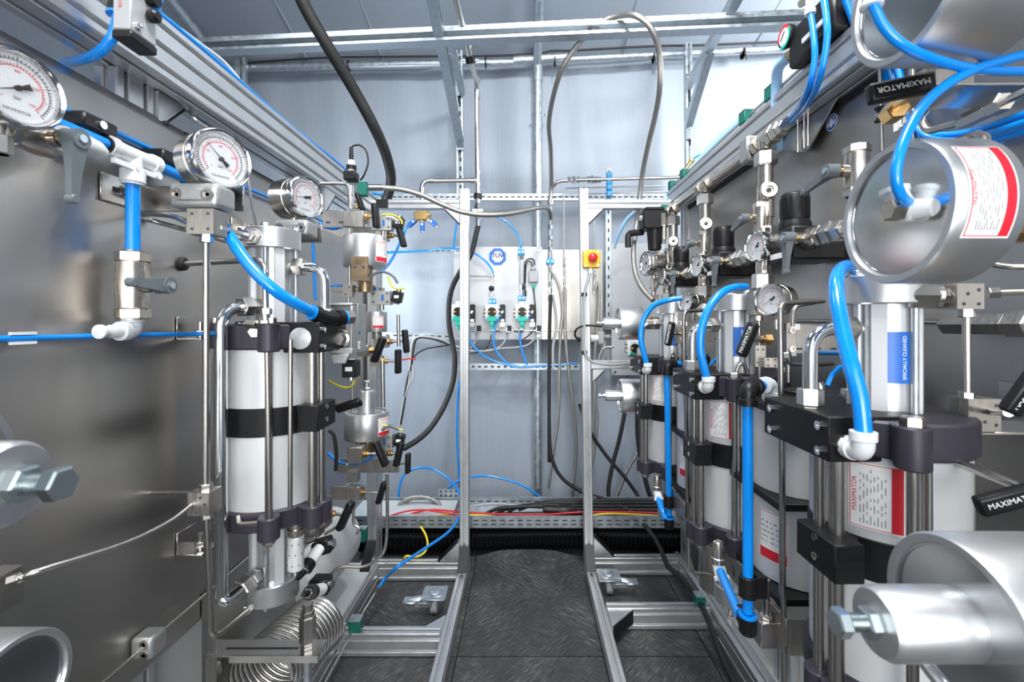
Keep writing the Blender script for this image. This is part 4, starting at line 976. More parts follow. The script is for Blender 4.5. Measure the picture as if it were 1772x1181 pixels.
# perforated plate and hose coil above the tray
t = thing('corner_plate', 'small perforated galvanised plate on the tray behind the left post', 'plate', at(775, 862, 2.28))
a, b = at(758, 862, 2.28), at(797, 847, 2.28); pl = MB().bx(a.x, b.x, 2.28, 2.283, a.z, b.z)
s = MB()
for i in range(4):
    for k in (0, 1): s.cyl(V(a.x+.015+i*.025, 2.28, a.z+.012+k*.02), V(a.x+.015+i*.025, 2.279, a.z+.012+k*.02), .005, n=10)
pl.join(s, 1).build('plate', ['zinc', 'ink'], t)
for k, lb in ((0, 'coiled braided hose resting on the tray, outer turn'), (1, 'coiled braided hose resting on the tray, inner turn')):
    c = at(726, 882, 2.2); R = .10-k*.02
    hose('coiled_hose', lb, 'hose', [c+V(R*math.cos(a)*1.05, .02*k, R*.62*math.sin(a)) for a in [math.pi*(i/14) for i in range(15)]], .008, 'braid', 'coiled hose on the tray')
# ================================================================ left rack
t = thing('equipment_board', 'big brushed steel mounting panel of the left rack', 'panel', (XL, 1.1, .47))
def folded(x_pts, y0, y1, th, holes=None):
    """sheet folded along Y: x_pts = [(x,z)...]"""
    vs = []; n = len(x_pts)
    nr = []
    for i in range(n):
        a, b = V(*x_pts[max(i-1, 0)]), V(*x_pts[min(i+1, n-1)]); d = (b-a).normalized(); nr.append(V(-d.y, d.x)*th)
    for y in (y0, y1):
        for (x, z), q in zip(x_pts, nr): vs += [V(x, y, z), V(x+q.x, y, z+q.y)]
    fs = []; m = 2*n
    for i in range(n-1):
        a = 2*i; fs += [(a, a+2, a+2+m, a+m), (a+1, a+1+m, a+3+m, a+3), (a, a+1, a+3, a+2), (a+m, a+2+m, a+3+m, a+1+m)]
    fs += [(0, m, m+1, 1), (2*n-2, 2*n-1, m+2*n-1, m+2*n-2)]
    return MB().add(vs, fs)
pb = folded([(XL-.012, .47), (XL, .485), (XL, .526), (XL, 1.388), (XL-.002, 1.394), (XL-.013, 1.449), (XL-.015, 1.454), (XL-.032, 1.474)], .30, 1.955, .003)
hb = MB()
for px, py in ((278, 197), (385, 260)): p = ax(px, py, XL-.03); hb.cyl(V(XL-.020, p.y, 1.461), V(XL-.022, p.y, 1.4655), .006, n=12)
pb.join(hb, 1).build('sheet', ['panel', 'ink'], t, sharp=30)
MB().bx(XL-.002, XL+.0015, .30, 1.95, .522, .526).build('fold_strip', 'panel', t)
MB().bx(XL-.06, XL-.026, ax(318, 222, XL-.03).y, ax(470, 318, XL-.03).y, 1.462, 1.472).build('edge_trim', 'rubber', t)
t = thing('lower_panel', 'brushed steel back plate behind the coil of steel tube', 'panel', (-.655, 1.2, .25))
MB().bx(-.658, -.654, .93, 1.50, .22, .53).build('sheet', 'panel', t); MB().bx(-.658, -.63, .928, .932, .22, .53).build('flange', 'panel', t)
t = thing('base_cabinet', 'cream cabinet side low behind the left steel panel', 'cabinet', (-.9, 1.1, .08)); MB().bx(-1.15, -.73, .35, 1.86, .081, .44).build('body', 'cream', t, bev=.006)
MB().bx(-.73, -.60, 1.50, 1.86, .083, .10).build('tray_floor', 'cream', t); MB().bx(-.73, -.727, 1.50, 1.86, .1, .46).build('door', 'cream', t); MB().hexn(V(-.727, 1.75, .26), V(-.72, 1.75, .26), .012).build('lock', 'chrome', t)
tag(MB().lathe((-.70, 1.30, .31), Y_, [(0, .09), (.02, .107), (.03, .11), (.34, .11), (.35, .107), (.37, .09)], 40).build('drum', 'cream'), 'cream rounded tank low behind the left valves', 'tank')
# pressure gauges
gauge('large steel pressure gauge at the left edge, above the hanging grey lever', at(28, 153, .51), 80, .0425, .045, needle=math.radians(207), plate=None, tilt=0)
gauge('large steel pressure gauge with serial plate, needle pointing upper left', at(381, 276, .75), 64, .0475, .048, needle=math.radians(137), plate=38)
gauge('steel pressure gauge with serial plate, smaller and further right of the two by the pump', at(528, 342, 1.09), 70, .049, .066, needle=math.radians(190), plate=35)
# gauge mounts
def twin_clamp(label, c, w, h, d, m='cast', group='grey gauge mounts'):
    t = thing('gauge_mount', label, 'mount', c, group); c = Vector(c)
    MB().box(c, (w, d, h)).build('clamp_body', m, t, bev=.008, seg=3)
    MB().box(c-Y_*.0005, (w*.55, d+.004, h*.5)).build('raised_pad', m, t, bev=.002)
    s = MB()
    for e in (-1, 1): s.lathe(c+V(e*w*.31, -d/2, 0), -Y_, [(0, .010), (.003, .010), (.003, .006), (.0005, .006), (.0005, .003), (-.002, .0028), (-.002, 0)], 18)
    s.each('socket_screw', 'steel', t); return t
twin_clamp('grey clamp block with two screws under the gauge with the needle upper left', at(352, 344, .745), .078, .040, .05)
twin_clamp('grey clamp block with two screws under the smaller gauge by the pump', at(513, 398, 1.06), .078, .038, .055)
def arm(label, Y, z, x1, h=.044, group='gauge arms', yl=.08):
    t = thing('gauge_bracket', label, 'bracket', (XL, Y, z-h/2), group)
    MB().bx(XL+.001, XL+.004, Y-yl, Y+.004, z-h/2, z+h/2).build('wall_flange', 'steel', t, bev=.001)
    MB().bx(XL+.001, x1, Y, Y+.004, z-h/2, z+h/2).build('arm', 'steel', t, bev=.001)
    p = V(XL+.004, Y-yl*.45, z); MB().cyl(p, p+X_*.003, .012, n=18).hexn(p+X_*.003, p+X_*.012, .0095).cyl(p, p+X_*.018, .005, n=10).build('bolt', 'steel', t)
    MB().add([V(XL+.0045, Y-yl*a, z+b) for a, b in ((.2, -.004), (.75, -.004), (.75, .004), (.2, .004))], [(0, 1, 2, 3)]).build('slot', 'ink', t)
arm('folded steel arm carrying the gauge with the needle upper left', .785, 1.30, -.485)
arm('folded steel arm carrying the smaller gauge by the pump', 1.10, 1.30, -.49)
# manifold blocks with tubes
c = at(359, 387, .735); manifold('manifold_block', 'small ground steel block with CE mark below the left gauge mount', 'manifold', c, (.042, .034, .040), group='steel tube blocks')
hose('capillary_tube', 'bent steel tube from the panel to the block under the gauge, upper of two', 'tube', [ax(238, 372, XL), at(262, 371, .76), at(300, 375, .745), at(325, 386, .735), at(338, 393, .735)], .0042, 'steel', 'steel tubes on the left panel', ends=[(at(336, 392, .735), at(325, 386, .735), 'nut')])
hose('capillary_tube', 'bent steel tube from the panel to the block under the gauge, lower of two', 'tube', [ax(240, 377, XL), at(270, 384, .80), at(310, 395, .80), at(338, 402, .80), at(400, 420, .86)], .0042, 'steel', 'steel tubes on the left panel')
MB_ = thing('tube_nipple', 'short steel tube with big hex nut from the block to the pump head', 'tube', at(415, 405, .82), 'steel tubes on the left panel')
a, b = at(380, 394, .735), at(446, 412, .875); MB().tube([a, b], .0042).build('tube', 'steel', MB_); d = (b-a).normalized()
MB().hexn(b-d*.028, b, .017).hexn(b-d*.04, b-d*.028, .0125).hexn(b-d*.055, b-d*.04, .010).each('hex_nut', 'steel', MB_)
hose('riser_tube', 'long upright steel tube below the left gauge block', 'tube', [at(357.5, 408, .735), at(356.5, 850, .735)], .0052, 'rod', 'steel tubes on the left panel', raw=True, ends=[(at(357.5, 412, .735), at(357, 430, .735), 'nut'), (at(356.5, 846, .735), at(356.5, 830, .735), 'nut')])
manifold('manifold_block', 'small steel block at the foot of the long upright tube', 'manifold', at(355, 867, .735), (.034, .032, .036), group='steel tube blocks', holes=((.3, 0), (-.1, -.35), (.1, .3)))
hose('riser_tube', 'steel tube dropping from the low block and hooking right to the pump foot', 'tube', fillet([at(357, 884, .735), at(366, 1108, .735), at(440, 1046, .87)], .025), .0046, 'rod', 'steel tubes on the left panel', raw=True, ends=[(at(358, 890, .735), at(359, 900, .735), 'nut'), (at(428, 1056, .85), at(410, 1071, .82), 'bignut')])
hose('stub_tube', 'thin steel tube straight out of the left panel to the low block', 'tube', [ax(262, 853, XL), at(340, 853, .74)], .0032, 'steel', 'steel tubes on the left panel', raw=True)
hose('stub_tube', 'bent steel tube sloping down from the low block to the left edge', 'tube', [at(342, 868, .73), at(332, 874, .72), at(290, 905, .68), at(210, 943, .62), at(80, 984, .55), at(40, 999, .54), at(18, 1006, .535)], .0036, 'steel', 'steel tubes on the left panel', ends=[(at(338, 870, .73), at(320, 885, .71), 'nut'), (at(24, 1004, .535), at(60, 992, .54), 'nut')])
manifold('manifold_block', 'small steel block cut off by the left edge of the photo', 'manifold', at(-2, 1022, .54), (.026, .03, .044), group='steel tube blocks', holes=((.1, .3), (.1, -.3)))
# grommet and bent tube
t = thing('grommet', 'black rubber grommet in the left panel', 'grommet', ax(314, 457, XL)); p = ax(314, 457, XL); MB().lathe(p, X_, [(0, .013), (.006, .013), (.009, .010), (.009, .005)], 20).build('ring', 'rubber', t)
hose('bent_tube', 'steel tube out of the black grommet, bent down in front of the pump', 'tube', fillet([p, at(449, 450, .80), at(459, 465, .79), at(460, 545, .79)], .03), .0052, 'steel', 'steel tubes on the left panel', raw=True)
t = thing('tee_fitting', 'steel cross fitting with nuts in front of the left pump', 'pipe fittings', at(462, 560, .79))
c = at(461, 563, .79)
MB().hexn(at(460, 545, .79), at(460, 533, .79), .010).hexn(at(462, 586, .79), at(462, 573, .79), .010).hexn(at(446, 562, .79), at(430, 561, .80), .009).each('hex_nut', 'steel', t)
MB().tube([at(460, 545, .79), at(462, 575, .79)], .007, 12).box(c, (.012, .014, .016)).tube([c, at(408, 560, .82)], .005, 10).build('cross', 'chrome', t)
hose('riser_tube', 'slim steel tube down the front of the left pump, hooked under its flange', 'tube', fillet([at(462, 586, .79), at(467, 905, .79), at(414, 908, .80), at(412, 895, .81)], .014), .0046, 'rod', 'steel tubes on the left panel', raw=True)
hose('riser_tube', 'slim steel tube down the right front of the left pump barrel', 'tube', [at(503, 588, .80), at(502, 880, .80)], .004, 'rod', 'steel tubes on the left panel', raw=True)
# pump
PUMP_L = booster('tall gas booster pump on the left panel with clear sight window', (-.5, .905, 1.083), 1, None, word=False, window=True, rating=False)
# polished loop pipe
pp = fillet([at(448, 529, .875), at(383, 534, .80), at(383, 1034, .80), at(392, 1042, .80), at(436, 1006, .85)], .045, 10)
t = thing('loop_pipe', 'thick polished U shaped pipe down the left side of the pump', 'pipe', pp[0])
MB().tube(pp, .0102, 18).build('pipe', 'chrome', t)
for p, q in ((at(424, 531, .845), at(400, 532, .82)), (at(424, 1016, .84), at(405, 1032, .82))):
    d = (Vector(q)-Vector(p)).normalized(); MB().hexn(p-d*.012, p+d*.010, .0195).build('union_nut', 'steel', t); MB().hexn(p-d*.03, p-d*.013, .0155).build('port_fitting', 'steel', t)
# pump mount brackets on the panel
for z, lb, Y in ((1.075, 'folded steel pump foot bracket at the upper flange', .86), (.665, 'folded steel pump foot bracket below the lower flange', .86)):
    t = thing('foot_bracket', lb, 'bracket', (XL, Y, z), 'pump foot brackets')
    MB().bx(XL+.001, XL+.004, Y-.0, Y+.05, z-.02, z+.022).bx(XL+.002, XL+.05, Y, Y+.05, z-.022, z-.018).build('angle', 'steel', t, bev=.001)
    MB().cyl((XL+.03, Y+.025, z-.018), (XL+.03, Y+.025, z+.012), .005, n=10).hexn((XL+.03, Y+.025, z-.014), (XL+.03, Y+.025, z-.004), .010).build('bolt', 'steel', t)
# ball valves, tee and blue tubes on the panel
Xv = -.61; p = ax(66, 240, Xv)
ball_valve('nickel ball valve under the gauge at the left edge, grey lever hanging down', p, Y_, X_, V(0, -.05, -1), .0195, .085, 'ball valves on the left panel', ll=.077)
t = thing('elbow_fitting', 'white push fitting behind the hanging grey lever', 'pipe fittings', ax(148, 250, -.60)); q = ax(150, 252, -.60)
MB().lathe(q-Y_*.035, Y_, [(0, .013), (.03, .014), (.05, .012), (.062, .006), (.064, 0)], 20).build('plug', 'white', t)
TC = ax(230, 270, -.62)
def tl(y, dz=0): return V(-.62, y, TC.z+dz)
hose('air_tube', 'thick blue tube along the left panel between lever and white tee', 'tube', [tl(.60), tl(TC.y-.03)], .0092, 'blue', 'thick blue tubes on the left rack', raw=True, n=16)
hose('air_tube', 'thick blue tube right of the white tee, under the black clamp', 'tube', [tl(TC.y+.03), tl(.84), tl(.90, -.01)], .0092, 'blue', 'thick blue tubes on the left rack', raw=True, n=16)
hose('air_tube', 'thick blue upright tube between white tee and ball valve', 'tube', [TC-Z_*.03, TC-Z_*.155], .0098, 'blue', 'thick blue tubes on the left rack', raw=True, n=16)
t = thing('tee_fitting', 'white plastic tee joining the thick blue tubes', 'pipe fittings', TC)
b = MB().lathe(TC-Y_*.045, Y_, [(0, .0105), (0, .0155), (.012, .0155), (.013, .0135), (.03, .0125), (.06, .0125), (.077, .0135), (.078, .0155), (.09, .0155), (.09, .0105)], 22)
b.lathe(TC, -Z_, [(0, .0125), (.022, .0125), (.023, .0165), (.042, .0165), (.043, .0145), (.046, .0145), (.046, .0105)], 22); b.build('body', 'white', t)
MB().bx(TC.x+.006, TC.x+.012, TC.y-.045, TC.y+.03, TC.z-.026, TC.z-.018).cyl(TC+V(.006, -.005, -.021), TC+V(.016, -.005, -.021), .006, n=14).cyl(TC+V(.006, .036, -.02), TC+V(.014, .036, -.02), .006, n=14).build('mounting_lugs', 'white', t)
for y0, y1, lb in ((.635, .690, 'black clamp strip on the panel above the thick blue tube, left of the white tee'), (.775, .85, 'black clamp strip on the panel above the thick blue tube, right of the white tee')):
    t = thing('clamp_strip', lb, 'clamp', (XL, (y0+y1)/2, TC.z), 'black clamp strips')
    MB().bx(XL+.001, -.615, y0, y1, TC.z+.012, TC.z+.034).build('bar', 'black', t, bev=.003)
    MB().lathe(tl(y1-.018), Y_, [(0, .0092), (0, .0125), (.012, .0125), (.012, .0092)], 18).build('saddle', 'black', t)
    q = V(-.615, (y0+y1)/2, TC.z+.024); MB().cyl(q, q+X_*.003, .006, n=14).build('screw', 'chrome', t)
t = thing('wiring_strip', 'narrow pale strip along the left panel behind the blue tubes', 'rail', (XL, .8, 1.37)); MB().bx(XL, XL+.012, .52, .95, TC.z+.014, TC.z+.026).build('strip', 'alu', t)
VC = TC-Z_*.205
ball_valve('upright nickel ball valve under the thick blue tube, grey lever level', VC, Z_, X_, V(0, -1, 0), .0215, .108, 'ball valves on the left panel', ll=.062)
tag(MB().lathe(TC-Z_*.157, Z_, [(0, .0105), (0, .0185), (.004, .0185), (.004, .0105)], 20).build('release_ring', 'white'), 'white ring on top of the upright ball valve', 'ring')
t = thing('plugged_elbow', 'white elbow with plug below the upright ball valve', 'pipe fittings', VC-Z_*.075)
c = VC-Z_*.072; elbow(t, c, Z_, -Y_, .0095, 'white', 2.0); MB().lathe(c-Y_*.018, -Y_, [(0, .010), (.022, .010), (.026, .0075), (.036, .0075), (.036, .0105), (.040, .0105), (.041, 0)], 18).build('plug', 'white', t)
hose('air_tube', 'thin blue tube running level across the left panel to the pump', 'tube', [ax(-60, 588, -.645), ax(40, 585.5, -.645), ax(170, 582, -.64), ax(270, 579.5, -.635), at(350, 578, .86), at(424, 575, .84)], .0043, 'blue', 'thin blue tubes on the left rack')
t = thing('push_fitting', 'white fitting where the thin blue tube meets the pump', 'pipe fittings', at(432, 575, .83)); a, b = at(422, 575, .835), at(458, 574, .81); MB().cyl(a, b, .0085, n=16, ch=.001).build('sleeve', 'white', t); MB().hexn(at(440, 575, .81), at(440, 575, .80), .011).build('banjo_bolt', 'nickel', t)
for dz in (.0062, -.0062):
    p = ax(40, 585.5, -.643); tag(MB().box(p+V(0, 0, dz), (.004, .03, .0035)).build('tube_tag', 'white'), 'white tag %s the thin blue tube near the left edge' % ('above' if dz > 0 else 'below'), 'tag', 'white tube tags')
hose('air_tube', 'thin blue tube along the top fold of the left panel, running behind the gauges', 'tube', [ax(60, 166, -.652), ax(108, 188, -.652), ax(210, 234, -.652), ax(310, 279, -.652), ax(440, 331, -.652), ax(520, 365, -.652), ax(556, 382, -.652), ax(570, 391, -.64), ax(592, 394, -.62)], .0044, 'blue', 'thin blue tubes on the left rack')
hose('air_tube', 'thin blue tube on top of the left top rail', 'tube', [V(-.638, y, 1.6245+.004*math.sin(y*9)) for y in (.3, .6, .9, 1.2, 1.5, 1.75, 1.88)]+[V(-.60, 1.92, 1.62)], .0052, 'blue', 'thin blue tubes on the left rack')
hose('thin_cable', 'thin white cable above the left top rail', 'cable', [V(-.66, .74, 1.64), V(-.655, .9, 1.648), V(-.65, .98, 1.65), V(-.64, 1.02, 1.632)], .0028, 'white')
hose('air_tube', 'thick blue tube sagging from the gauge block to the black elbow by the pump', 'tube', [at(366, 362, .79), at(378, 378, .79), at(398, 410, .77), at(422, 447, .76), at(450, 480, .76), at(480, 506, .77), at(515, 527, .80), at(546, 543, .845)], .0098, 'blue', 'thick blue tubes on the left rack', n=16)
# big black elbow and cast valve body
t = thing('elbow_fitting', 'black push-in elbow between sagging blue tube and cast valve block', 'pipe fittings', at(570, 548, .87))
a, b, c = at(540, 541, .84), at(572, 552, .875), at(596, 550, .90)
MB().tube(fillet([a, b, c], .02), .0125, 16).build('elbow', 'black', t)
for p, q in ((a, b), (c, b)):
    d = (q-p).normalized(); MB().lathe(p-d*.002, d, [(0, .011), (0, .0145), (.004, .0145)], 18).build('release_ring', 'blue', t); MB().cyl(p+d*.003, p+d*.014, .0155, n=18).build('collar', 'black', t)
d = (c-b).normalized(); MB().hexn(c+d*.002, c+d*.018, .0145).build('port_nut', 'nickel', t)
t = thing('valve_block', 'open cast aluminium valve block with hex plug right of the left pump', 'valve', (-.376, .97, 1.02))
x0, x1, y0, y1, z0, z1 = -.402, -.352, .93, 1.012, 1.022, 1.126
MB().bx(x0, x1, y0+.0305, y1, z0, z1).bx(x0, x0+.005, y0, y0+.03, z0+.0121, z1-.0051).bx(x1-.005, x1, y0, y0+.03, z0+.0121, z1-.0051).bx(x0, x1, y0, y0+.03, z1-.005, z1).bx(x0, x1, y0, y0+.03, z0, z0+.012).prism([(-.02, 0), (.02, 0), (.012, -.02), (-.012, -.02)], V(-.377, y0+.004, z0), X_, Z_, .008).build('casting', 'cast', t, bev=.0012)
MB().lathe((-.382, y0+.03, 1.052), -Y_, [(0, .019), (.012, .019), (.014, .016)], 20).hexn((-.382, y0+.012, 1.052), (-.382, y0-.004, 1.052), .015).build('hex_plug', 'steel', t)
mp = flatmap((x1+.0006, .965, 1.03), Y_, Z_); slab(MB(), mp, -.005, .007, 0, .016, 0, .0004, 1).build('letter_plate', 'paper', t); text_on(t, flatmap((x1+.0012, .966, 1.038), Y_, Z_), 'B', .011, 'ink')
slab(MB(), flatmap((x1+.0006, .967, 1.063), Y_, Z_), -.006, .006, 0, .004, 0, .0004, 1).build('blue_mark', 'dblue', t)
def solenoid(label, p, d, drop=None, k=1, group='black solenoid coils', block=None, m='black'):
    """black square coil with a pale label; d points away from the valve"""
    p, d = Vector(p), Vector(d).normalized(); t = thing('solenoid_coil', label, 'solenoid', p, group)
    R = Matrix((basis(d)[0], basis(d)[1], d)).transposed()
    MB().box(p, (.030*k, .030*k, .036*k), R).build('coil', m, t, bev=.002)
    MB().cyl(p+d*.018*k, p+d*.025*k, .0085*k, n=14).hexn(p-d*.018*k, p-d*.024*k, .012*k).build('stem_nut', 'chrome', t)
    u = basis(d)[0]; MB().box(p-Y_*.0153*k, (.015*k, .0008, .009*k)).build('label', 'paper', t)
    return t
solenoid('black solenoid coil under the cast valve block', at(608, 638, .98), -Z_)
hose('earth_wire', 'yellow green earth wire looping under the cast valve block', 'wire', [at(568, 658, 1.0), at(582, 666, 1.0), at(598, 671, 1.0), at(610, 667, .99), at(615, 655, .985)], .0022, 'wire_y', 'yellow green wires')
# silencer and sensors at the pump foot
t = thing('silencer', 'perforated white silencer with brass elbow at the foot of the left pump', 'silencer', at(512, 985, .86))
MB().cyl(at(512, 986, .86), at(512, 927, .86), .0145, n=22, ch=.002).build('cartridge', 'barrel', t)
s = MB()
for a in range(8):
    for k in range(3):
        q = at(512, 938+k*18, .86)+V(math.cos(a*.785+k*.4), math.sin(a*.785+k*.4), 0)*.0144; n = V(math.cos(a*.785+k*.4), math.sin(a*.785+k*.4), 0); s.cyl(q, q+n*.0006, .0013, n=8)
s.each('hole', 'bronze', t)
MB().tube(fillet([at(512, 927, .86), at(512, 897, .86), at(494, 897, .86)], .014), .0125, 14).cyl(at(512, 924, .86), at(512, 914, .86), .0155, n=18).build('elbow', 'nickel', t)
def sensor(label, a, b, group='pressure sensors'):
    a, b = Vector(a), Vector(b); d = (b-a); t = thing('pressure_sensor', label, 'sensor', a, group); L = d.length; w = d.normalized()
    MB().lathe(a, w, [(0, .012), (L*.28, .0125), (L*.5, .0125), (L*.52, .010)], 20).build('body', 'paper', t)
    MB().lathe(a+w*L*.5, w, [(0, .0145), (L*.16, .0145)], 18).build('coupling_ring', 'black', t)
    MB().cyl(a+w*L*.66, a+w*L*.78, .008, n=14).hexn(a+w*L*.7, a+w*L*.76, .0095).build('connector', 'steel', t)
    MB().cyl(a+w*L*.78, b, .0075, .004, n=12).build('plug', 'black', t); return t
sensor('pressure sensor tilted down left beside the silencer', at(552, 950, .98), at(516, 1003, .90))
solenoid('black sensor block at the upper end of the tilted pressure sensor', at(560, 945, 1.0), V(1, 0, .3), k=1.0)
sensor('pressure sensor just behind the steel tube coil', at(557, 1020, .99), at(524, 1030, .9))
solenoid('black sensor block above the steel tube coil', at(556, 1012, 1.02), V(1, 0, 0), k=1.1)
# coil of steel tube
N = 15*24; cpt = []
for i in range(N+1):
    a = 2*math.pi*i/24; f = i/N; cpt.append(V(-.572+.042*f+.070*math.cos(a), .985+.175*f, .318+.070*math.sin(a)))
hose('tube_coil', 'big coil of shiny steel tube under the left pump', 'coil', cpt, .0054, 'steel', raw=True, n=10)
t = thing('coil_bracket', 'slotted steel bracket plate across the top of the tube coil', 'bracket', (-.54, .945, .40))
zt = .405
pl = MB().bx(-.652, -.42, .925, .972, zt, zt+.004); sl = MB().add([V(-.62, .943, zt+.0045), V(-.47, .943, zt+.0045), V(-.47, .948, zt+.0045), V(-.62, .948, zt+.0045)], [(0, 1, 2, 3)])
pl.join(sl, 1).build('plate', ['steel', 'ink'], t); MB().bx(-.60, -.42, .923, .926, zt-.010, zt+.004).build('front_flange', 'steel', t)
MB().bx(-.653, -.648, .925, .975, zt-.07, zt).build('wall_flange', 'steel', t); MB().hexn((-.648, .95, zt-.04), (-.638, .95, zt-.04), .011).build('bolt', 'steel', t)
p = V(-.452, .948, zt+.016); t = thing('check_valve', 'upright hex check valve standing on the coil bracket', 'valve', p)
MB().hexn(p, p+Z_*.055, .0165).hexn(p+Z_*.055, p+Z_*.066, .0135).hexn(p+Z_*.066, p+Z_*.08, .0105).hexn(p-Z_*.012, p, .014).build('body', 'steel', t); MB().cyl(p-Z_*.16, p-Z_*.01, .0085, n=14).build('pipe', 'zinc', t)
# small blocks and tubes low right of the pump
manifold('manifold_block', 'steel block with tube at the bottom right of the left pump', 'manifold', at(545, 905, .98), (.03, .03, .05), group='steel tube blocks', holes=((0, .3), (0, -.3)))
hose('bent_tube', 'thin steel tube bent under the manifold right of the silencer', 'tube', fillet([at(545, 800, 1.0), at(545, 935, 1.0), at(530, 940, .98)], .012), .0038, 'steel', 'steel tubes on the left rack')
# low clamp and line along panel foot
hose('line_tube', 'thin steel tube along the lower fold of the left panel', 'tube', [ax(160, 1197, -.645), ax(240, 1127, -.645), ax(370, 1016, -.645), ax(430, 964, -.645)], .0026, 'steel', 'steel tubes on the left panel', raw=True)
p = ax(258, 1113, -.640); t = thing('tube_clamp', 'grey twin tube clamp at the lower edge of the left panel', 'clamp', p)
MB().box(p, (.036, .036, .036)).build('jaw', 'cast', t, bev=.006, seg=2); MB().lathe(p+V(.006, -.018, .009), -Y_, [(0, .007), (.001, .007), (.001, .0035), (-.001, .003)], 14).lathe(p+V(.006, -.018, -.009), -Y_, [(0, .007), (.001, .007), (.001, .0035), (-.001, .003)], 14).each('screw', 'steel', t)
# actuators cut by the left edge
actuator('turned aluminium actuator with hex bolt at the left edge', (-.385, .287, .987), X_, .06, .08, (.0265, .072), plate=None, neck=.12)
actuator('turned aluminium actuator face in the bottom left corner', (-.505, .452, .716), X_, .058, .08, neck=.05)
# module on the left post
p = at(234, 22, .66); t = thing('valve_module', 'pale valve module with black foot on the post at upper left', 'valve', p)
MB().box(p, (.026, .045, .076)).build('body', 'sheet', t, bev=.002); MB().box(p-Z_*.044, (.028, .047, .012)).build('foot', 'black', t, bev=.002)
s = MB()
for z in (.028, -.028): s.lathe(p+V(.013, -.012, z), X_, [(0, .0055), (.005, .0055), (.005, .0035), (.003, .003)], 14)
s.each('socket_screw', 'chrome', t)
text_on(t, flatmap(p+V(-.002, -.0227, .01), X_, Z_), 'MAXIMATOR', .0062, 'red', turn=-math.pi/2)
MB().cyl(p+V(-.013, 0, .03), p+V(-.024, 0, .03), .009, n=16).cyl(p+V(.013, .008, .024), p+V(.026, .008, .024), .009, n=16).cyl(p+V(.013, .008, .0), p+V(.028, .008, .0), .009, n=16, ch=.003).each('port_cap', 'black', t)
hose('air_tube', 'thick blue tube curving down from the valve module at upper left', 'tube', [at(203, 15, .67), at(202, 40, .67), at(190, 72, .67), at(167, 94, .68), at(132, 106, .71), at(100, 112, .78)], .0072, 'blue', 'thick blue tubes on the left rack', n=14)
hose('air_tube', 'short blue tube above the valve module at upper left', 'tube', [at(270, 20, .68), at(273, 5, .68), at(280, -25, .68)], .006, 'blue', 'thick blue tubes on the left rack')
t = thing('hose_fitting', 'black fitting with blue ring left of the valve module', 'pipe fittings', at(204, 15, .73)); MB().cyl(at(203, 24, .67), at(206, 8, .67), .0125, n=18).build('body', 'black', t); MB().lathe(at(203, 28, .67), Z_, [(0, .009), (0, .0135), (.004, .0135)], 18).build('release_ring', 'blue', t)
# ---------------------------------------------------------------- far left cluster
YF = 1.30; GL = 'needle valves of the far left cluster'
t = thing('mount_plate', 'steel plate with block high in the far left cluster', 'bracket', at(600, 390, YF))
a, b = at(558, 394, YF), at(627, 364, YF); MB().bx(a.x, b.x, YF, YF+.004, a.z, b.z).build('plate', 'steel', t, bev=.001); a, b = at(594, 392, YF-.02), at(628, 364, YF-.02); MB().bx(a.x, b.x, YF-.02, YF, a.z, b.z).build('block', 'block', t, bev=.001)
s = MB()
for px in (568, 590): s.box(at(px, 385, YF-.0002), (.012, .001, .005))
s.each('slot', 'ink', t)
def nv(label, px, py, hx, hy, tilt, Y=YF, size=1.0, body=(.036, .03, .032), axis=None, blockm='block', word=False):
    """block at px,py; handle centre at hx,hy; tilt leans the handle top to the right (px per px)"""
    a = at(px, py, Y); h = at(hx, hy, Y-.01); d = h-a; off = d.length/size-.006
    long = V(tilt, 0, 1).normalized()
    return needle_valve(label, a, d, long, size, GL, body, off, word, -Y_, blockm)
nv('needle valve with upright black handle beside the high plate', 622, 377, 650, 374, -.08)
nv('needle valve with short leaning black handle above the high plate', 612, 366, 623, 350, -.35, YF+.06, .75, (.02, .02, .02))
nv('needle valve with leaning black handle right of the upper actuator', 662, 408, 694, 408, -.28, YF+.05)
nv('needle valve with upright handle, the upper of the pair right of the cast block', 661, 592, 702, 591, -.10, 1.38, 1.0, (.040, .03, .034))
nv('needle valve with strongly leaning handle right of the cast block', 630, 607, 655, 606, .40, 1.22, 1.0, (.03, .03, .03))
nv('needle valve with upright handle and red tie beside it', 652, 625, 689, 626, .0, 1.34, 1.0, (.034, .03, .03))
nv('needle valve at the black rod clamp with its handle lying level', 572, 703, 603, 702, 3.2, 1.02, .85, None)
nv('needle valve with handle leaning left in the lowest row', 617, 786, 659, 786, -.45, 1.22, 1.0, (.040, .03, .042))
nv('needle valve with handle leaning right in the lowest row', 660, 783, 690, 786, .22, 1.30, 1.0, (.016, .03, .016))
nv('needle valve with upright handle at the right end of the lowest row', 676, 804, 706, 802, .02, 1.36, .85, (.040, .03, .036))
nv('needle valve with leaning handle in front of the rear rack post', 614, 852, 660, 853, .30, 1.28, .9, (.042, .03, .04))
nv('big needle valve with long leaning handle lowest of the cluster', 556, 886, 598, 893, .45, 1.06, 1.0, (.04, .03, .065))
def bar(label, px0, px1, py, Y, h=.03, dy=0, m='block', group='steel mounting bars'):
    a, b = at(px0, py, Y), at(px1, py+dy, Y)
    return tag(MB().box((a+b)/2, ((b-a).length, .008, h), Matrix.Rotation(-math.atan2(b.z-a.z, b.x-a.x), 3, 'Y')).build('mounting_bar', m, bev=.001), label, 'bar', group)
bar('steel mounting bar behind the lowest row of valves', 585, 690, 806, 1.37, .042)
bar('steel mounting bar in front of the cream tank', 572, 632, 853, 1.30, .038)
bar('steel mounting bar left of the grey valve block', 575, 650, 500, 1.36, .02)
bar('steel mounting bar under the upper actuator', 610, 672, 402, 1.38, .034)
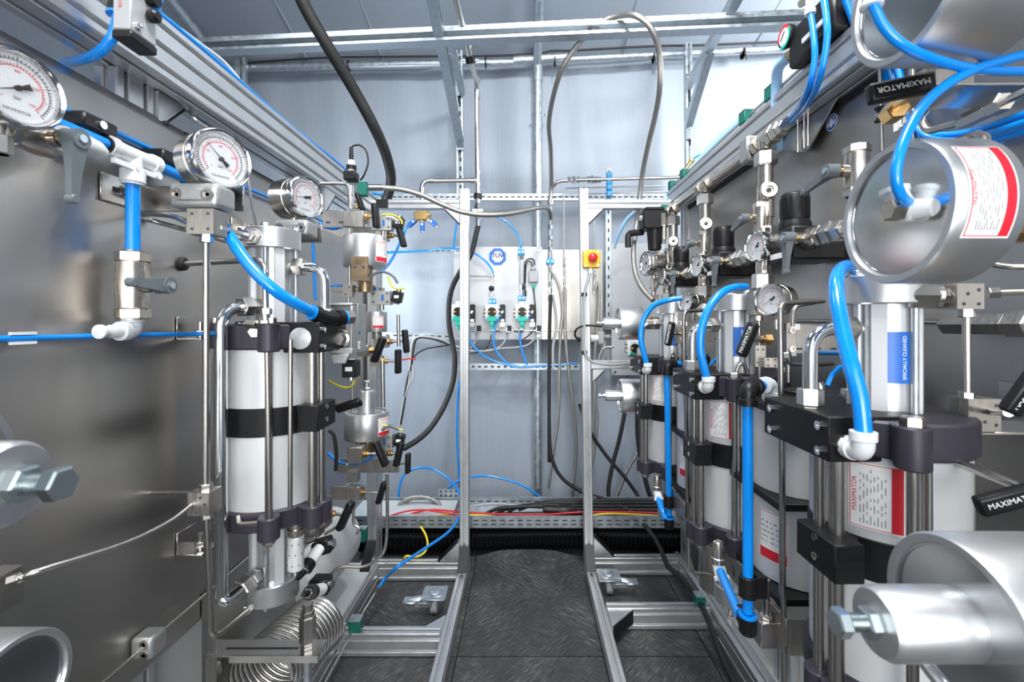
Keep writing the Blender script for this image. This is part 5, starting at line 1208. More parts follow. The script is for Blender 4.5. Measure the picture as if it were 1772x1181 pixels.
# vertical tubes of the cluster
for (pts, r, lb) in (([(605, 396), (605, 500)], .0042, 'upright steel tube in front of the upper actuator'), ([(603, 515), (604, 560)], .004, 'short upright steel tube below the small tube block'),
                     ([(610, 655), (610, 735), (617, 765), (617, 775)], .004, 'upright steel tube kinked in front of the lower actuator'), ([(662, 625), (663, 705)], .006, 'pair of steel tubes behind the lower actuator'),
                     ([(554, 318), (590, 318), (603, 322), (606, 345), (607, 362)], .0045, 'steel tube hooked over to the transducer'), ([(689, 545), (690, 600)], .005, 'short steel tube right of the small actuator'),
                     ([(670, 820), (669, 935), (655, 965), (630, 981), (590, 982), (566, 1000)], .0045, 'steel tube from the lowest row swinging left over the base rail'), ([(648, 1027), (600, 1120), (560, 1190)], .0046, 'steel floor line running along the base rail'),
                     ([(612, 870), (612, 905), (622, 915), (618, 925)], .004, 'short hooked steel tube below the steel bar'), ([(610, 862), (590, 905), (562, 925)], .004, 'steel tube sloping left below the steel bar'),
                     ([(632, 955), (590, 1025), (540, 1110)], .005, 'steel tube lying on the left base rail')):
    Y = {648: None, 632: None}.get(pts[0][0], YF-.03)
    if pts[0][0] == 648: P = [at(649, 1027, 1.6), at(615, 1083, 1.5), at(590, 1130, 1.40), at(555, 1195, 1.26)]
    elif pts[0][0] == 632: P = [V(-.605, 1.85, .10), V(-.605, 1.5, .10), V(-.605, .9, .10)]
    else: P = [at(x, y, Y) for x, y in pts]
    hose('steel_tube', lb, 'tube', P if pts[0][0] in (632, 605, 603) else smooth(P, 6), r, 'steel', 'steel tubes of the far left cluster', raw=True)
tag(MB().hexn(at(655, 1017, 1.62), at(648, 1030, 1.60), .010).build('union', 'steel'), 'steel union joining blue tube and floor line', 'pipe fittings')
clamp_pair('green tube clamp on the front cross beam of the left rack', V(-.552, 1.49, .096), 'green tube clamps', (.038, .036, .036))
clamp_pair('green tube clamp at the rear post of the left rack', at(628, 925, 1.80), 'green tube clamps', (.03, .03, .05))
clamp_pair('green tube clamp on the left top rail end beside the braided hose', at(628, 328, 1.70), 'green tube clamps', (.034, .03, .05))
manifold('manifold_block', 'small steel block in front of the upper actuator tube', 'manifold', at(604, 504, YF-.03), (.026, .024, .034), group='steel tube blocks', holes=((.2, .3), (-.2, -.3)))
manifold('manifold_block', 'steel block at the left end of the steel bar by the cream tank', 'manifold', at(612, 824, YF-.04), (.028, .028, .03), group='steel tube blocks', holes=((.2, .3),))
# actuators of the cluster
actuator('turned aluminium actuator cup high in the far left cluster, bronze neck below', at(632, 410, 1.30), Z_, .0595, .088, None, False, (V(1, -.35, 0), 0), 'far left actuators', .07, 'bronze', .02, False, (.05, .062), False)
actuator('small turned aluminium actuator cup beside the cast valve block', at(652, 540, 1.36), Z_, .030, .06, None, False, (V(.5, -1, 0), 0), 'far left actuators', .02, 'block', .014, False, (.032, .036), False)
actuator('turned aluminium actuator with boss and bolt pointing up, low in the far left cluster', at(635, 712, 1.30), Z_, .0615, .075, (.0235, .068), True, (V(1, -.35, 0), 0), 'far left actuators', .05, 'bronze', .02, True, (.05, .05), False)
t = thing('bracket_plate', 'bronze plate with two holes below the upper actuator', 'bracket', at(622, 485, 1.24)); a, b = at(608, 486, 1.24), at(636, 444, 1.24); pb = MB().bx(a.x, b.x, 1.24, 1.262, a.z, b.z); hb = MB()
for px in (614, 629): hb.cyl(at(px, 463, 1.2395), at(px, 463, 1.2385), .004, n=12)
pb.join(hb, 1).build('plate', ['bronze', 'ink'], t)
# grey valve blocks with solenoids
for px, py, Y, lb, sl in ((663, 388, 1.34, 'grey valve block at the top of the far left cluster', 'black solenoid coil at the top of the far left cluster'), (661, 516, 1.34, 'grey valve block between the upper and small actuator', 'black solenoid coil right of the middle grey valve block'), (664, 763, 1.32, 'grey valve block below the lower actuator', 'black solenoid coil right of the lower grey valve block')):
    c = at(px, py, Y); t = thing('valve_block', lb, 'valve', c, 'grey valve blocks')
    pb = MB().box(c, (.056, .03, .040)); hb = MB()
    for e in (-.02, .02): hb.cyl(c+V(e, -.0152, .012), c+V(e, -.0158, .012), .003, n=10); hb.cyl(c+V(e, -.0152, -.012), c+V(e, -.0158, -.012), .003, n=10)
    pb.join(hb, 1).build('body', ['cast', 'ink'], t); MB().box(c+V(.006, -.0154, 0), (.006, .0008, .018)).build('blue_mark', 'dblue', t); MB().cyl(c-Z_*.02, c-Z_*.036, .007, n=12).hexn(c+Z_*.02, c+Z_*.03, .009).each('port_nut', 'steel', t)
    solenoid(sl, c+V(.046, 0, .003), V(.2, 0, .98), k=.9)
YWN = 'yellow green wires'
for pts, lb in (([(660, 372), (672, 371), (685, 374), (694, 381), (696, 388)], 'yellow green wire arching over the top solenoid'), ([(672, 478), (677, 493), (686, 500), (700, 499)], 'yellow green wire below the grey cable of the middle solenoid'), ([(600, 806), (615, 775), (635, 750), (660, 737), (685, 741), (697, 745)], 'long yellow wire sweeping up to the lower solenoid'), ([(612, 445), (611, 465), (614, 478)], 'short yellow wire behind the bronze plate')):
    hose('earth_wire', lb, 'wire', [at(x, y, 1.27) for x, y in pts], .0024, 'wire_y', YWN)
for pts, r, m, lb in (([(638, 484), (650, 473), (665, 471), (680, 478), (688, 490)], .0036, 'grey', 'grey cable arching to the middle solenoid'), ([(622, 772), (640, 760), (660, 745), (675, 738), (690, 743)], .0045, 'grey', 'grey cable rising to the lower solenoid'), ([(570, 745), (578, 755), (582, 785), (581, 815)], .005, 'rubber', 'black cable hanging behind the rod clamp'), ([(668, 376), (680, 378), (690, 384)], .005, 'lgrey', 'short grey cable at the top solenoid')):
    hose('cable', lb, 'cable', [at(x, y, 1.27) for x, y in pts], r, m, 'cables of the far left cluster')
for pts, lb in (([(562, 494), (600, 496), (640, 499), (652, 500)], 'blue tube running level to the middle grey valve block'), ([(568, 784), (582, 797), (600, 803), (625, 801), (645, 790), (652, 782)], 'blue tube sagging behind the lowest row of valves'), ([(541, 412), (543, 450), (546, 520)], 'blue tube dropping behind the smaller gauge'), ([(553, 385), (560, 392), (576, 396), (590, 393)], 'blue tube dipping behind the high plate')):
    hose('air_tube', lb, 'tube', [at(x, y, 1.36) for x, y in pts], .0048, 'blue', 'blue tubes of the far left cluster')
# transducer
t = thing('transducer', 'pressure transducer with black knurled ring on the left rail end', 'sensor', at(608, 340, 1.28))
p = lambda y: at(608, y, 1.28)
MB().cyl(p(361), p(322), .0075, n=14).hexn(p(352), p(340), .010).build('stem', 'steel', t); MB().box(p(306), (.034, .034, .026)).build('block', 'black', t, bev=.003); MB().cyl(p(298), p(278), .0095, n=16).build('sleeve', 'paper', t); MB().lathe(p(294), Z_, [(0, .014), (.011, .014)], 16).build('knurled_ring', 'black', t); MB().cyl(p(279), p(255), .0065, .0045, n=12).build('plug', 'black', t)
hose('cable', 'thin black cable looping over the transducer', 'cable', [p(256), at(613, 252, 1.28), at(624, 252, 1.28), at(634, 262, 1.28), at(637, 282, 1.28), at(630, 303, 1.28), at(624, 312, 1.29)], .0026, 'rubber')
t = thing('black_cover', 'black angular cover plates on the left rail end', 'cover', at(660, 350, 1.40)); a, b = at(651, 360, 1.40), at(671, 345, 1.40); MB().bx(a.x, b.x, 1.40, 1.405, a.z, b.z).build('plate', 'black', t)
hose('red_tie', 'thin red tie beside the upright black handle', 'tie', [at(696, 623, 1.35), at(710, 621, 1.35), at(720, 622, 1.35)], .0022, 'mush')
hose('thin_rod', 'thin slanted zinc rod behind the left gauges', 'rod', [ax(428, 310, -.63), ax(443, 390, -.64)], .0035, 'zinc', raw=True)
hose('thin_tube', 'short curved steel tube hanging from the left top rail', 'tube', [ax(330, 186, -.68), ax(332, 200, -.66), ax(345, 213, -.65), ax(356, 218, -.65)], .0035, 'steel')
# ================================================================ right rack
t = thing('equipment_board', 'big dark brushed steel mounting panel of the right rack', 'panel', (XR, 1.1, .31))
folded([(XR+.015, .30), (XR, .315), (XR, 1.565), (XR+.004, 1.57)], 1.985, .33, -.003).build('sheet', 'panel', t, sharp=30)
MB().bx(XR-.004, XR, .33, 1.93, 1.556, 1.572).build('edge_seal', 'rubber', t)
t = thing('base_cabinet', 'white sheet housing low behind the right pumps', 'cabinet', (.9, 1.1, .08)); MB().bx(.765, 1.15, .35, 1.90, .081, .30).build('body', 'cream', t, bev=.006); MB().bx(.70, .765, .5, 1.90, .081, .085).build('tray_floor', 'cream', t)
MB().bx(.755, .765, .62, .70, .12, .24).build('red_panel', 'red', t)
RP = 'gas boosters on the right rack'
b0 = booster('nearest gas booster on the right rack, blue sticker on its column', (.5, .634, .966), -1, RP)
dup(b0, (.5, 1.08, .966), 'middle gas booster on the right rack, half hidden by the black handle', RP)
dup(b0, (.5, 1.545, .966), 'farthest gas booster on the right rack, beside the two right actuators', RP)
# pressure cylinders between black square plates
def cylinder(label, c, group='square plated cylinders', stick=True):
    t = thing('air_cylinder', label, 'cylinder', c, group, local=True); r = .0865
    for z0, z1 in ((-.155, -.003), (-.32, -.166)): MB().lathe((0, 0, z0), Z_, [(0, r), (z1-z0, r)], 48).build('barrel', 'barrel', t)
    for z in (0, -.166, -.332): MB().bx(-.096, .096, -.096, .096, z-.003, z+.010).build('square_plate', 'anod', t, bev=.001)
    for x in (-.084, .084):
        for y in (-.084, .084):
            o = MB().cyl((x, y, -.345), (x, y, .02), .0055, n=12).build('threaded_rod', 'zinc', t); MB().hexn((x, y, .010), (x, y, .018), .010).hexn((x, y, -.342), (x, y, -.333), .010).each('rod_nut', 'zincb', o)
    MB().cyl((0, 0, .01), (0, 0, .03), .03, n=24).box((0, 0, .012), (.12, .12, .02)).build('cover', 'black', t, bev=.003)
    if stick: sticker(t, cylmap((0, 0, -.24), Z_, r, 0, V(-1, -.5, 0)), .058, .092, title=None, lines=5)
    return t
c0 = cylinder('square plated air cylinder between the nearest and middle boosters, round the blue upright tube', (.54, .89, .925))
dup(c0, (.54, 1.345, .925), 'square plated air cylinder between the middle and farthest boosters')
# ---- steel pipeline with three branches
PX, PZ = .60, 1.54
t = thing('header_pipe', 'thick steel header pipe high along the right panel with end plug', 'pipe', (PX, 1.5, PZ))
MB().cyl((PX, 1.12, PZ), (PX, 1.95, PZ), .0125, n=18).build('pipe', 'steel', t)
for Y in (1.134, 1.515, 1.84):
    b = MB().cyl((PX, Y-.022, PZ), (PX, Y+.022, PZ), .0165, n=16).cyl((PX, Y, PZ), (PX, Y, PZ-.025), .0165, n=16); b.build('tee', 'nickel', t)
    for e in (-1, 1): MB().hexn((PX, Y+e*.022, PZ), (PX, Y+e*.045, PZ), .024).build('union_nut', 'nickel', t)
MB().hexn((PX, 1.10, PZ), (PX, 1.065, PZ), .020).hexn((PX, 1.065, PZ), (PX, 1.05, PZ), .0145).build('end_plug', 'steel', t)
t = thing('pipe_mount', 'steel two screw mount block holding the header pipe', 'mount', (PX+.03, 1.205, PZ)); p = V(PX+.015, 1.205, PZ)
MB().box(p, (.075, .045, .066)).build('body', 'cast', t, bev=.005)
MB().lathe(p+V(-.022, -.0225, .018), -Y_, [(0, .008), (.001, .008), (.001, .004), (-.001, .003)], 14).lathe(p+V(-.022, -.0225, -.018), -Y_, [(0, .008), (.001, .008), (.001, .004), (-.001, .003)], 14).each('socket_screw', 'steel', t)
def branch(label, Y, group):
    t = thing('check_valve', label, 'valve', (PX, Y, PZ), group, local=True)
    MB().hexn((0, 0, -.066), (0, 0, -.03), .0265).build('upper_nut', 'steel', t)
    MB().lathe((0, 0, -.215), Z_, [(0, .017), (.02, .0175), (.021, .020), (.10, .020), (.101, .0175), (.15, .0175)], 22).build('body', 'nickel', t)
    MB().lathe((0, 0, -.135), V(-.3, -1, 0), [(0, .014), (.03, .014), (.03, .021), (.040, .021), (.042, .018), (.041, .010), (.036, .009), (.036, 0)], 24).build('side_plug', 'nickel', t)
    MB().lathe(V(-.3, -1, 0).normalized()*.0365-Z_*.135, V(-.3, -1, 0), [(0, .006), (.001, .006)], 12).build('plug_socket', 'ink', t)
    MB().hexn((0, 0, -.25), (0, 0, -.215), .0245).build('lower_nut', 'steel', t)
    MB().cyl((0, 0, -.37), (0, 0, -.24), .0125, n=16).build('drop_pipe', 'steel', t); return t
v0 = branch('nearest check valve hanging from the header pipe', 1.134, 'header check valves')
dup(v0, (PX, 1.515, PZ), 'middle check valve hanging from the header pipe'); dup(v0, (PX, 1.84, PZ), 'farthest check valve hanging from the header pipe')
# ---- regulator stations
YS = (1.012, 1.375, 1.748); NM = ('nearest', 'middle', 'farthest')
def station_reg(label):
    t = thing('pressure_regulator', label, 'regulator', (.6, YS[0], 1.24), 'black regulators', local=True)
    MB().lathe((0, 0, .052), Z_, [(0, .033), (.012, .033), (.018, .030), (.020, .030)], 30).build('collar', 'black', t)
    k = MB().lathe((0, 0, .072), Z_, [(0, .0275), (.004, .029), (.055, .0285), (.058, .027), (.060, .024)], 30)
    for i in range(16):
        a = i*math.pi/8; q = V(math.cos(a), math.sin(a), 0); k.box(q*.0287+V(0, 0, .098), (.0025, .004, .044), Matrix.Rotation(a, 3, 'Z'))
    k.build('knob', 'black', t)
    MB().bx(-.035, .08, -.05, .05, -.02, .052).build('body', 'black', t, bev=.004)
    MB().bx(-.0358, -.035, -.04, .035, -.012, .0).build('label_strip', 'paper', t)
    MB().cyl((-.035, .03, .03), (-.046, .03, .03), .006, n=12).cyl((-.035, -.035, .03), (-.046, -.035, .03), .006, n=12).each('cap_screw', 'zincb', t)
    return t
def put(src, k, lb):
    if k == 0: src['label'] = lb; return src
    L = Vector(src.location); return dup(src, (L.x, L.y+YS[k]-YS[0], L.z), lb)
def localize(t):            # turn a thing drawn in place into one that can be copied elsewhere
    return t
reg = station_reg('x')
for k in range(3): put(reg, k, '%s black pressure regulator with ribbed knob on the right panel' % NM[k])
def stat(make):
    o = make()
    return o
g0 = gauge('x', V(.548, 1.07, 1.264), -78, .0355, .045, needle=math.radians(235), group='regulator gauges', brand=False, stem=.02)
for k in range(3): put(g0, k, ('round steel gauge in front of the %s black regulator' % NM[k]))
h0 = ball_valve('x', V(.60, .951, 1.262), Y_, -X_, V(0, .08, -1), .0215, .085, 'hanging lever valves', ll=.07)
for k in range(3): put(h0, k, 'nickel valve with grey lever hanging down beside the %s black regulator' % NM[k])
l0 = ball_valve('x', V(.59, 1.135, 1.345), Z_, -X_, V(0, 1, -.28), .0185, .080, 'level lever valves', ll=.06)
for k in range(3): put(l0, k, 'upright nickel valve with grey lever pointing away, above the %s gauge' % NM[k])
ball_valve('upright nickel valve with long grey lever left of the big actuator face', V(.60, .822, 1.36), Z_, -X_, V(0, 1, -.22), .0205, .092, 'level lever valves', ll=.078)
def drop(label):
    t = thing('gauge_outlet', label, 'pipe fittings', (.57, 1.09, 1.22), 'gauge outlets', local=True)
    MB().hexn((0, 0, -.055), (0, 0, -.018), .0245).build('nut', 'steel', t); MB().cyl((0, 0, -.018), (0, 0, .09), .016, n=16).build('riser', 'nickel', t)
    MB().tube(fillet([V(0, 0, -.05), V(0, 0, -.098), V(-.015, -.035, -.098)], .025), .0155, 16).build('elbow', 'nickel', t)
    d = V(-.4, -.9, 0).normalized(); q = V(-.012, -.03, -.098); MB().lathe(q, d, [(0, .0165), (.024, .0165)], 18).build('socket', 'nickel', t)
    MB().lathe(q+d*.024, d, [(0, .0165), (.002, .021), (.007, .021), (.009, .0125)], 20).build('release_ring', 'white', t); return t
d0 = drop('x')
for k in range(3): put(d0, k, 'nickel nut and elbow under the %s regulator gauge' % NM[k])
hx = thing('hex_coupling', 'x', 'pipe fittings', (.60, .885, 1.262), 'hex couplings', local=True)
MB().hexn((0, -.01, 0), (0, .018, 0), .024).hexn((0, -.035, 0), (0, -.01, 0), .020).cyl((0, -.09, 0), (0, -.03, 0), .013, n=16).build('body', 'steel', hx)
for k in range(3): put(hx, k, 'steel hex coupling on the near side of the %s hanging lever valve' % NM[k])
for k, (y, z) in enumerate(((.93, 1.335), (.86, 1.40), (1.20, 1.355))):
    tag(MB().bx(XR-.0015, XR, y, y+.035, z, z+.014).build('number_tag', 'paper'), ['small white tag on the right panel by the nearest regulator', 'small white tag under the long grey lever', 'small white tag left of the nearest regulator'][k], 'tag', 'white panel tags')
# round safety sign
c = ax(1440, 212, XR); t = thing('safety_sign', 'round blue ear protection sign on the right panel', 'sign', c)
c = c-X_*.001; mp = flatmap(c, -Y_, Z_)
MB().lathe(c, -X_, [(0, .0185), (.0006, .0185)], 36).build('white_rim', 'paper', t); MB().lathe(c, -X_, [(.0004, .0168), (.0010, .0168)], 36).build('blue_field', 'dblue', t)
s = MB().add([mp(.0078*math.cos(a)*.85, .0098*math.sin(a)-.001, .0013) for a in [i*math.pi/12 for i in range(24)]], [tuple(range(24))]); s.build('head', 'paper', t)
s = MB(); arc = [math.pi*i/12 for i in range(13)]
s.add([mp(r*math.cos(a), r*math.sin(a)+.001, .0013) for a in arc for r in (.0108, .0125)], [(2*i, 2*i+1, 2*i+3, 2*i+2) for i in range(12)])
for e in (-1, 1): s.add([mp(e*.0108+.0028*math.cos(a), -.003+.006*math.sin(a), .0014) for a in [i*math.pi/8 for i in range(16)]], [tuple(range(16))])
s.each('ear_muff', 'paper', t)
# ---- actuators
AG = 'turned aluminium actuators on the right rack'
actuator('big turned actuator cup with round face and white banjo fitting, upper right', V(.326, .405, 1.185), -X_, .0625, .056, None, False, None, AG, .10, 'brass', .026)
A1 = [o for o in bpy.data.objects if o.get('label', '').startswith('big turned actuator cup')][0]
# plate wrapped round the cup, its length along the circumference
sticker(A1, cylmap(V(.326+.027, .405, 1.185), X_, .0625, 0, V(0, -1, .10)), .078, .037, up=False, n=14, flip=True)
actuator('turned actuator cup cut off by the top edge of the photo', V(.318, .385, 1.372), -X_, .0605, .082, None, False, None, AG, .10, 'brass', .026)
actuator('large turned actuator with thick boss and hex bolt, bottom right corner', V(.298, .318, .879), -X_, .058, .075, (.0235, .062), True, None, AG, .08, 'brass', .026)
actuator('small looking actuator with boss and bolt pointing left, upper of two behind the right post', V(.340, 1.66, 1.08), -X_, .0605, .085, (.0195, .062), True, (V(0, -.5, -1), 0), AG, .09, 'bronze', .022, True, (.03, .05), True)
actuator('small looking actuator with boss and bolt pointing left, lower of two behind the right post', V(.346, 1.66, .816), -X_, .0605, .085, (.0195, .062), True, (V(0, -.5, -1), 0), AG, .09, 'block', .022, True, (.03, .05), True)
t = thing('elbow_fitting', 'white banjo fitting with hex bolt on the big actuator face', 'pipe fittings', at(1582, 368, .39))
c = V(.322, .388, 1.184); MB().hexn(c-X_*.001, c-X_*.013, .0095).build('bolt', 'nickel', t); MB().lathe(c+X_*.012, -X_, [(0, .010), (.012, .010)], 18).cyl(c+X_*.002, c+V(-.004, .004, .018), .0088, n=18).cyl(c+X_*.004, c+V(.012, -.018, -.002), .0085, n=18).build('body', 'white', t)
MB().lathe(c+V(-.003, .004, .014), V(-.1, .1, 1), [(0, .0085), (.002, .011), (.006, .011), (.007, .007)], 18).build('release_ring', 'white', t)
t = thing('elbow_fitting', 'white fitting on the actuator face at the top edge', 'pipe fittings', at(1508, 5, .37)); c = at(1508, 0, .375); MB().cyl(c+Z_*.02, c-Z_*.006, .007, n=18).lathe(c-Z_*.002, -Z_, [(0, .007), (.0015, .0085), (.004, .0085), (.005, .006)], 18).build('body', 'white', t)
# ---- blue tubes, near
NB = 'blue tubes of the right rack'
def rt(label, pts, r, n=14, group=NB, m='blue', **k): return hose('air_tube', label, 'tube', pts, r, m, group, n=n, **k)
rt('blue tube swinging from the top actuator across to the right edge', [at(1506, 0, .375), at(1512, 12, .372), at(1530, 48, .37), at(1565, 80, .37), at(1620, 104, .375), at(1690, 120, .39), at(1770, 124, .41), at(1850, 122, .43)], .0040)
rt('blue tube sweeping from the right edge down to the big actuator face', [at(1850, 75, .42), at(1772, 95, .40), at(1700, 115, .39), at(1645, 142, .385), at(1600, 180, .38), at(1570, 230, .375), at(1553, 280, .37), at(1551, 315, .37), at(1560, 340, .375), at(1577, 356, .385)], .0042)
XB = .665
for i, (pts, lb) in enumerate((([(1505, 60), (1532, 135), (1557, 205), (1580, 236), (1620, 252), (1690, 250), (1790, 222)], 'blue tube bending along the right panel, lowest of three'),
                ([(1527, 75), (1548, 140), (1567, 200), (1590, 225), (1630, 234), (1690, 226), (1790, 192)], 'blue tube bending along the right panel, topmost of three'),
                ([(1544, 75), (1560, 140), (1575, 200), (1600, 234), (1640, 244), (1690, 238), (1790, 207)], 'blue tube bending along the right panel, middle of three'))):
    rt(lb, [ax(x, y, XB-.012*i) for x, y in pts], .0052)
for x, y in ((1553, 219), (1561, 212), (1568, 205)):
    tag(MB().box(ax(x, y, .645), (.006, .010, .016)).build('tube_tag', 'white'), 'white tag on the bundle of blue tubes, %s' % {1553: 'leftmost', 1561: 'middle', 1568: 'rightmost'}[x], 'tag', 'white tags on the bundle')
XT = .58
rt('blue tube hanging from the black filter unit over the rail, left of two', [ax(1402, 18, XT), ax(1408, 60, XT), ax(1410, 100, XT), ax(1402, 145, XT), ax(1386, 180, .6), ax(1368, 203, .63), ax(1345, 218, .66)], .0062)
rt('blue tube hanging from the black filter unit over the rail, right of two', [ax(1423, -20, XT), ax(1430, 30, XT), ax(1431, 70, XT), ax(1420, 130, XT), ax(1402, 172, .6), ax(1378, 203, .63), ax(1350, 224, .66)], .0062)
rt('blue tube passing behind the top actuator', [ax(1456, -20, .60), ax(1470, 20, .62), ax(1487, 62, .64), ax(1506, 95, .65)], .0062)
rt('thin blue tube along the right panel above the header pipe', [ax(1352, 216, .672), ax(1300, 250, .672), ax(1240, 294, .672), ax(1195, 330, .672), ax(1178, 345, .672), ax(1168, 380, .675), ax(1163, 420, .675)], .004)
def big(label, pts, r, ends=None): return rt(label, pts, r, 18, 'thick blue tubes on the right rack', ends=ends)
big('thick blue tube arching from the nearest white elbow up behind the big actuator', [V(.3985, .535, .955), at(1488, 690, .54), at(1475, 640, .55), at(1458, 570, .575), at(1448, 510, .60), at(1450, 475, .63), at(1466, 461, .68), at(1490, 470, .72)], .0092)
big('thick blue tube arching from the middle white elbow to the nearest gauge outlet', [at(1224, 658, .985), at(1219, 640, .985), at(1212, 605, .985), at(1214, 570, .985), at(1226, 535, .99), at(1248, 508, 1.0), at(1270, 498, 1.02), at(1290, 497, 1.045)], .0086)
big('thick blue tube arching from the far white elbow to the middle gauge outlet', [at(1119, 630, 1.46), at(1114, 612, 1.46), at(1109, 585, 1.46), at(1113, 555, 1.46), at(1130, 530, 1.45), at(1155, 520, 1.43), at(1180, 516, 1.42)], .0088)
big('thick blue tube straight down in front of the nearer square plated cylinder', [at(1293.5, 695, .775), at(1294, 850, .775), at(1294, 1060, .775)], .0086)
big('thick blue tube straight down in front of the farther square plated cylinder', [at(1154, 645, 1.35), at(1156, 770, 1.35), at(1158, 892, 1.35)], .0088)
big('blue tube slanting from the nearer white push fitting to the black foot elbow', [at(1247, 990, .93), at(1262, 1025, .86), at(1280, 1064, .79)], .0085)
big('blue tube slanting from the farther white push fitting to the black foot elbow', [at(1139, 862, 1.42), at(1145, 880, 1.38), at(1153, 900, 1.35)], .0095)
def velb(label, c, d1, d2, r, m='white', L=2.2, ring=None): t = thing('elbow_fitting', label, 'pipe fittings', c, 'elbows of the right rack'); elbow(t, c, d1, d2, r, m, L, ring=ring); return t
c = V(.3985, .536, .935); t = velb('white push elbow on the nearest black spool housing', c, Z_, V(0, 1, 0), .0092, 'white', 2.1); MB().hexn(c+Y_*.02, c+Y_*.034, .015).build('port_nut', 'nickel', t)
c = at(1226, 672, .985); t = velb('white push elbow on the middle black spool housing', c, Z_, V(0, 1, 0), .0092, 'white', 2.1); MB().hexn(c+Y_*.02, c+Y_*.034, .015).build('port_nut', 'nickel', t)
c = at(1121, 642, 1.46); t = velb('white push elbow on the farthest black spool housing', c, Z_, V(0, 1, 0), .0092, 'white', 2.1)
c = at(1294, 672, .775); velb('black elbow on top of the nearer straight blue tube', c, -Z_, V(.8, .6, 0), .0100, 'black', 2.4, 'black')
rt('short blue stub right of the nearer black elbow', [c+V(.8, .6, 0)*.022, c+V(.8, .6, 0)*.05], .0095, 14, 'thick blue tubes on the right rack', raw=True)
c2 = c+V(.8, .6, 0)*.062; t = velb('white elbow between blue stub and the nearer cylinder top', c2+V(.8, .6, 0)*.02, V(-.8, -.6, 0), -Z_, .0095, 'white', 2.2); MB().hexn(c2+V(.016, .012, -.02), c2+V(.016, .012, -.032), .014).build('base_nut', 'brass', t)
c = at(1155, 632, 1.35); velb('black elbow on top of the farther straight blue tube', c, -Z_, V(.8, .6, 0), .0100, 'black', 2.4, 'black')
rt('short blue stub right of the farther black elbow', [c+V(.8, .6, 0)*.022, c+V(.8, .6, 0)*.06], .0095, 14, 'thick blue tubes on the right rack', raw=True)
def foot(label, p, q): 
    t = thing('foot_elbow', label, 'pipe fittings', p, 'black foot elbows'); p = Vector(p)
    MB().lathe(p-Z_*.022, Z_, [(0, .0115), (.004, .0145), (.03, .0145)], 18).tube([p-Z_*.008, p+(Vector(q)-p)*.35], .0135, 14).build('body', 'black', t); MB().lathe(p+Z_*.008, Z_, [(0, .015), (.004, .015), (.004, .0105)], 18).build('release_ring', 'blue', t)
foot('black foot elbow where the nearer blue tubes meet', at(1294, 1075, .775), at(1262, 1025, .86)); foot('black foot elbow where the farther blue tubes meet', at(1158, 902, 1.35), at(1145, 880, 1.38))
def clip(label, p):
    t = thing('tube_clip', label, 'clip', p, 'black tube clips'); p = Vector(p); MB().lathe(p-Z_*.018, Z_, [(0, .010), (0, .0145), (.036, .0145), (.036, .010)], 18).bx(p.x, p.x+.03, p.y-.008, p.y+.014, p.z-.018, p.z+.018).build('clip_body', 'black', t, bev=.001)
clip('black clip holding the nearer straight blue tube', at(1294, 1015, .775)); clip('black clip holding the farther straight blue tube', at(1157, 868, 1.35))
def blow(label, p):
    t = thing('silencer_elbow', label, 'pipe fittings', p, 'nickel blow off elbows'); p = Vector(p)
    MB().lathe(p-Z_*.014, -Z_, [(-.034, .004), (-.03, .010), (-.018, .0125), (0, .0125), (.002, .0145), (.012, .0145), (.014, .011), (.03, .011)], 18).build('body', 'nickel', t)
    MB().lathe(p-Z_*.03, V(.12, -.45, -1), [(0, .0125), (.02, .0125), (.022, .016), (.028, .016), (.03, .010)], 18).build('push_fitting', 'white', t)
blow('nickel fitting with white collar above the nearer slanting blue tube', at(1243, 952, .945)); blow('nickel fitting with white collar above the farther slanting blue tube', at(1137, 833, 1.43))
# ---- tubes of the near pumps
SG = 'bent steel tubes on the right rack'
def st(label, pts, r=.0042, m='rod', ends=None, fr=.02): return hose('bent_tube', label, 'tube', fillet(pts, fr), r, m, SG, raw=True, n=12, ends=ends)
st('bent steel tube dropping from the gauge manifold past the nearer cylinder', [at(1425, 521, .80), at(1356, 525, .775), at(1350, 535, .77), at(1352, 730, .77), at(1355, 1000, .77), at(1358, 1240, .77)], .0046)
st('second square bent steel tube behind the first, beside the steel gauge', [at(1410, 524, .86), at(1372, 530, .85), at(1371, 565, .85)], .004)
st('square bent steel tube beside the middle booster column', [at(1222, 537, 1.28), at(1184, 539, 1.25), at(1183, 560, 1.25), at(1184, 640, 1.25), at(1187, 700, 1.25), at(1192, 990, 1.25), at(1235, 997, 1.25)], .0052)
st('steel tube with hex ends beside the nearest booster, dropping behind the actuator', [at(1566, 738, .55), at(1600, 757, .54), at(1606, 775, .54), at(1607, 975, .54)], .0044, ends=[(at(1604, 768, .54), at(1606, 790, .54), 'bignut'), (at(1574, 742, .548), at(1590, 752, .545), 'nut')])
st('upright steel tube from the CE block down to the lower block', [at(1672, 536, .60), at(1673, 690, .60)], .0046, ends=[(at(1672, 540, .60), at(1672, 560, .60), 'nut'), (at(1673, 688, .60), at(1673, 670, .60), 'nut')])
st('upright steel tube below the lower block, behind the big boss', [at(1679, 742, .60), at(1683, 1010, .60)], .0052, ends=[(at(1679, 745, .60), at(1679, 760, .60), 'nut')])
st('steel tube leaving the CE block to the right edge', [at(1718, 507, .58), at(1800, 505, .55)], .004, ends=[(at(1718, 507, .58), at(1740, 506, .575), 'nut')])
st('curved steel tube right of the big actuator', [at(1700, 446, .62), at(1712, 456, .615), at(1740, 462, .60), at(1800, 462, .58)], .004)
st('long steel rod crossing behind the nearest booster column', [ax(1380, 556, .665), ax(1660, 558, .665)], .004, 'rod')
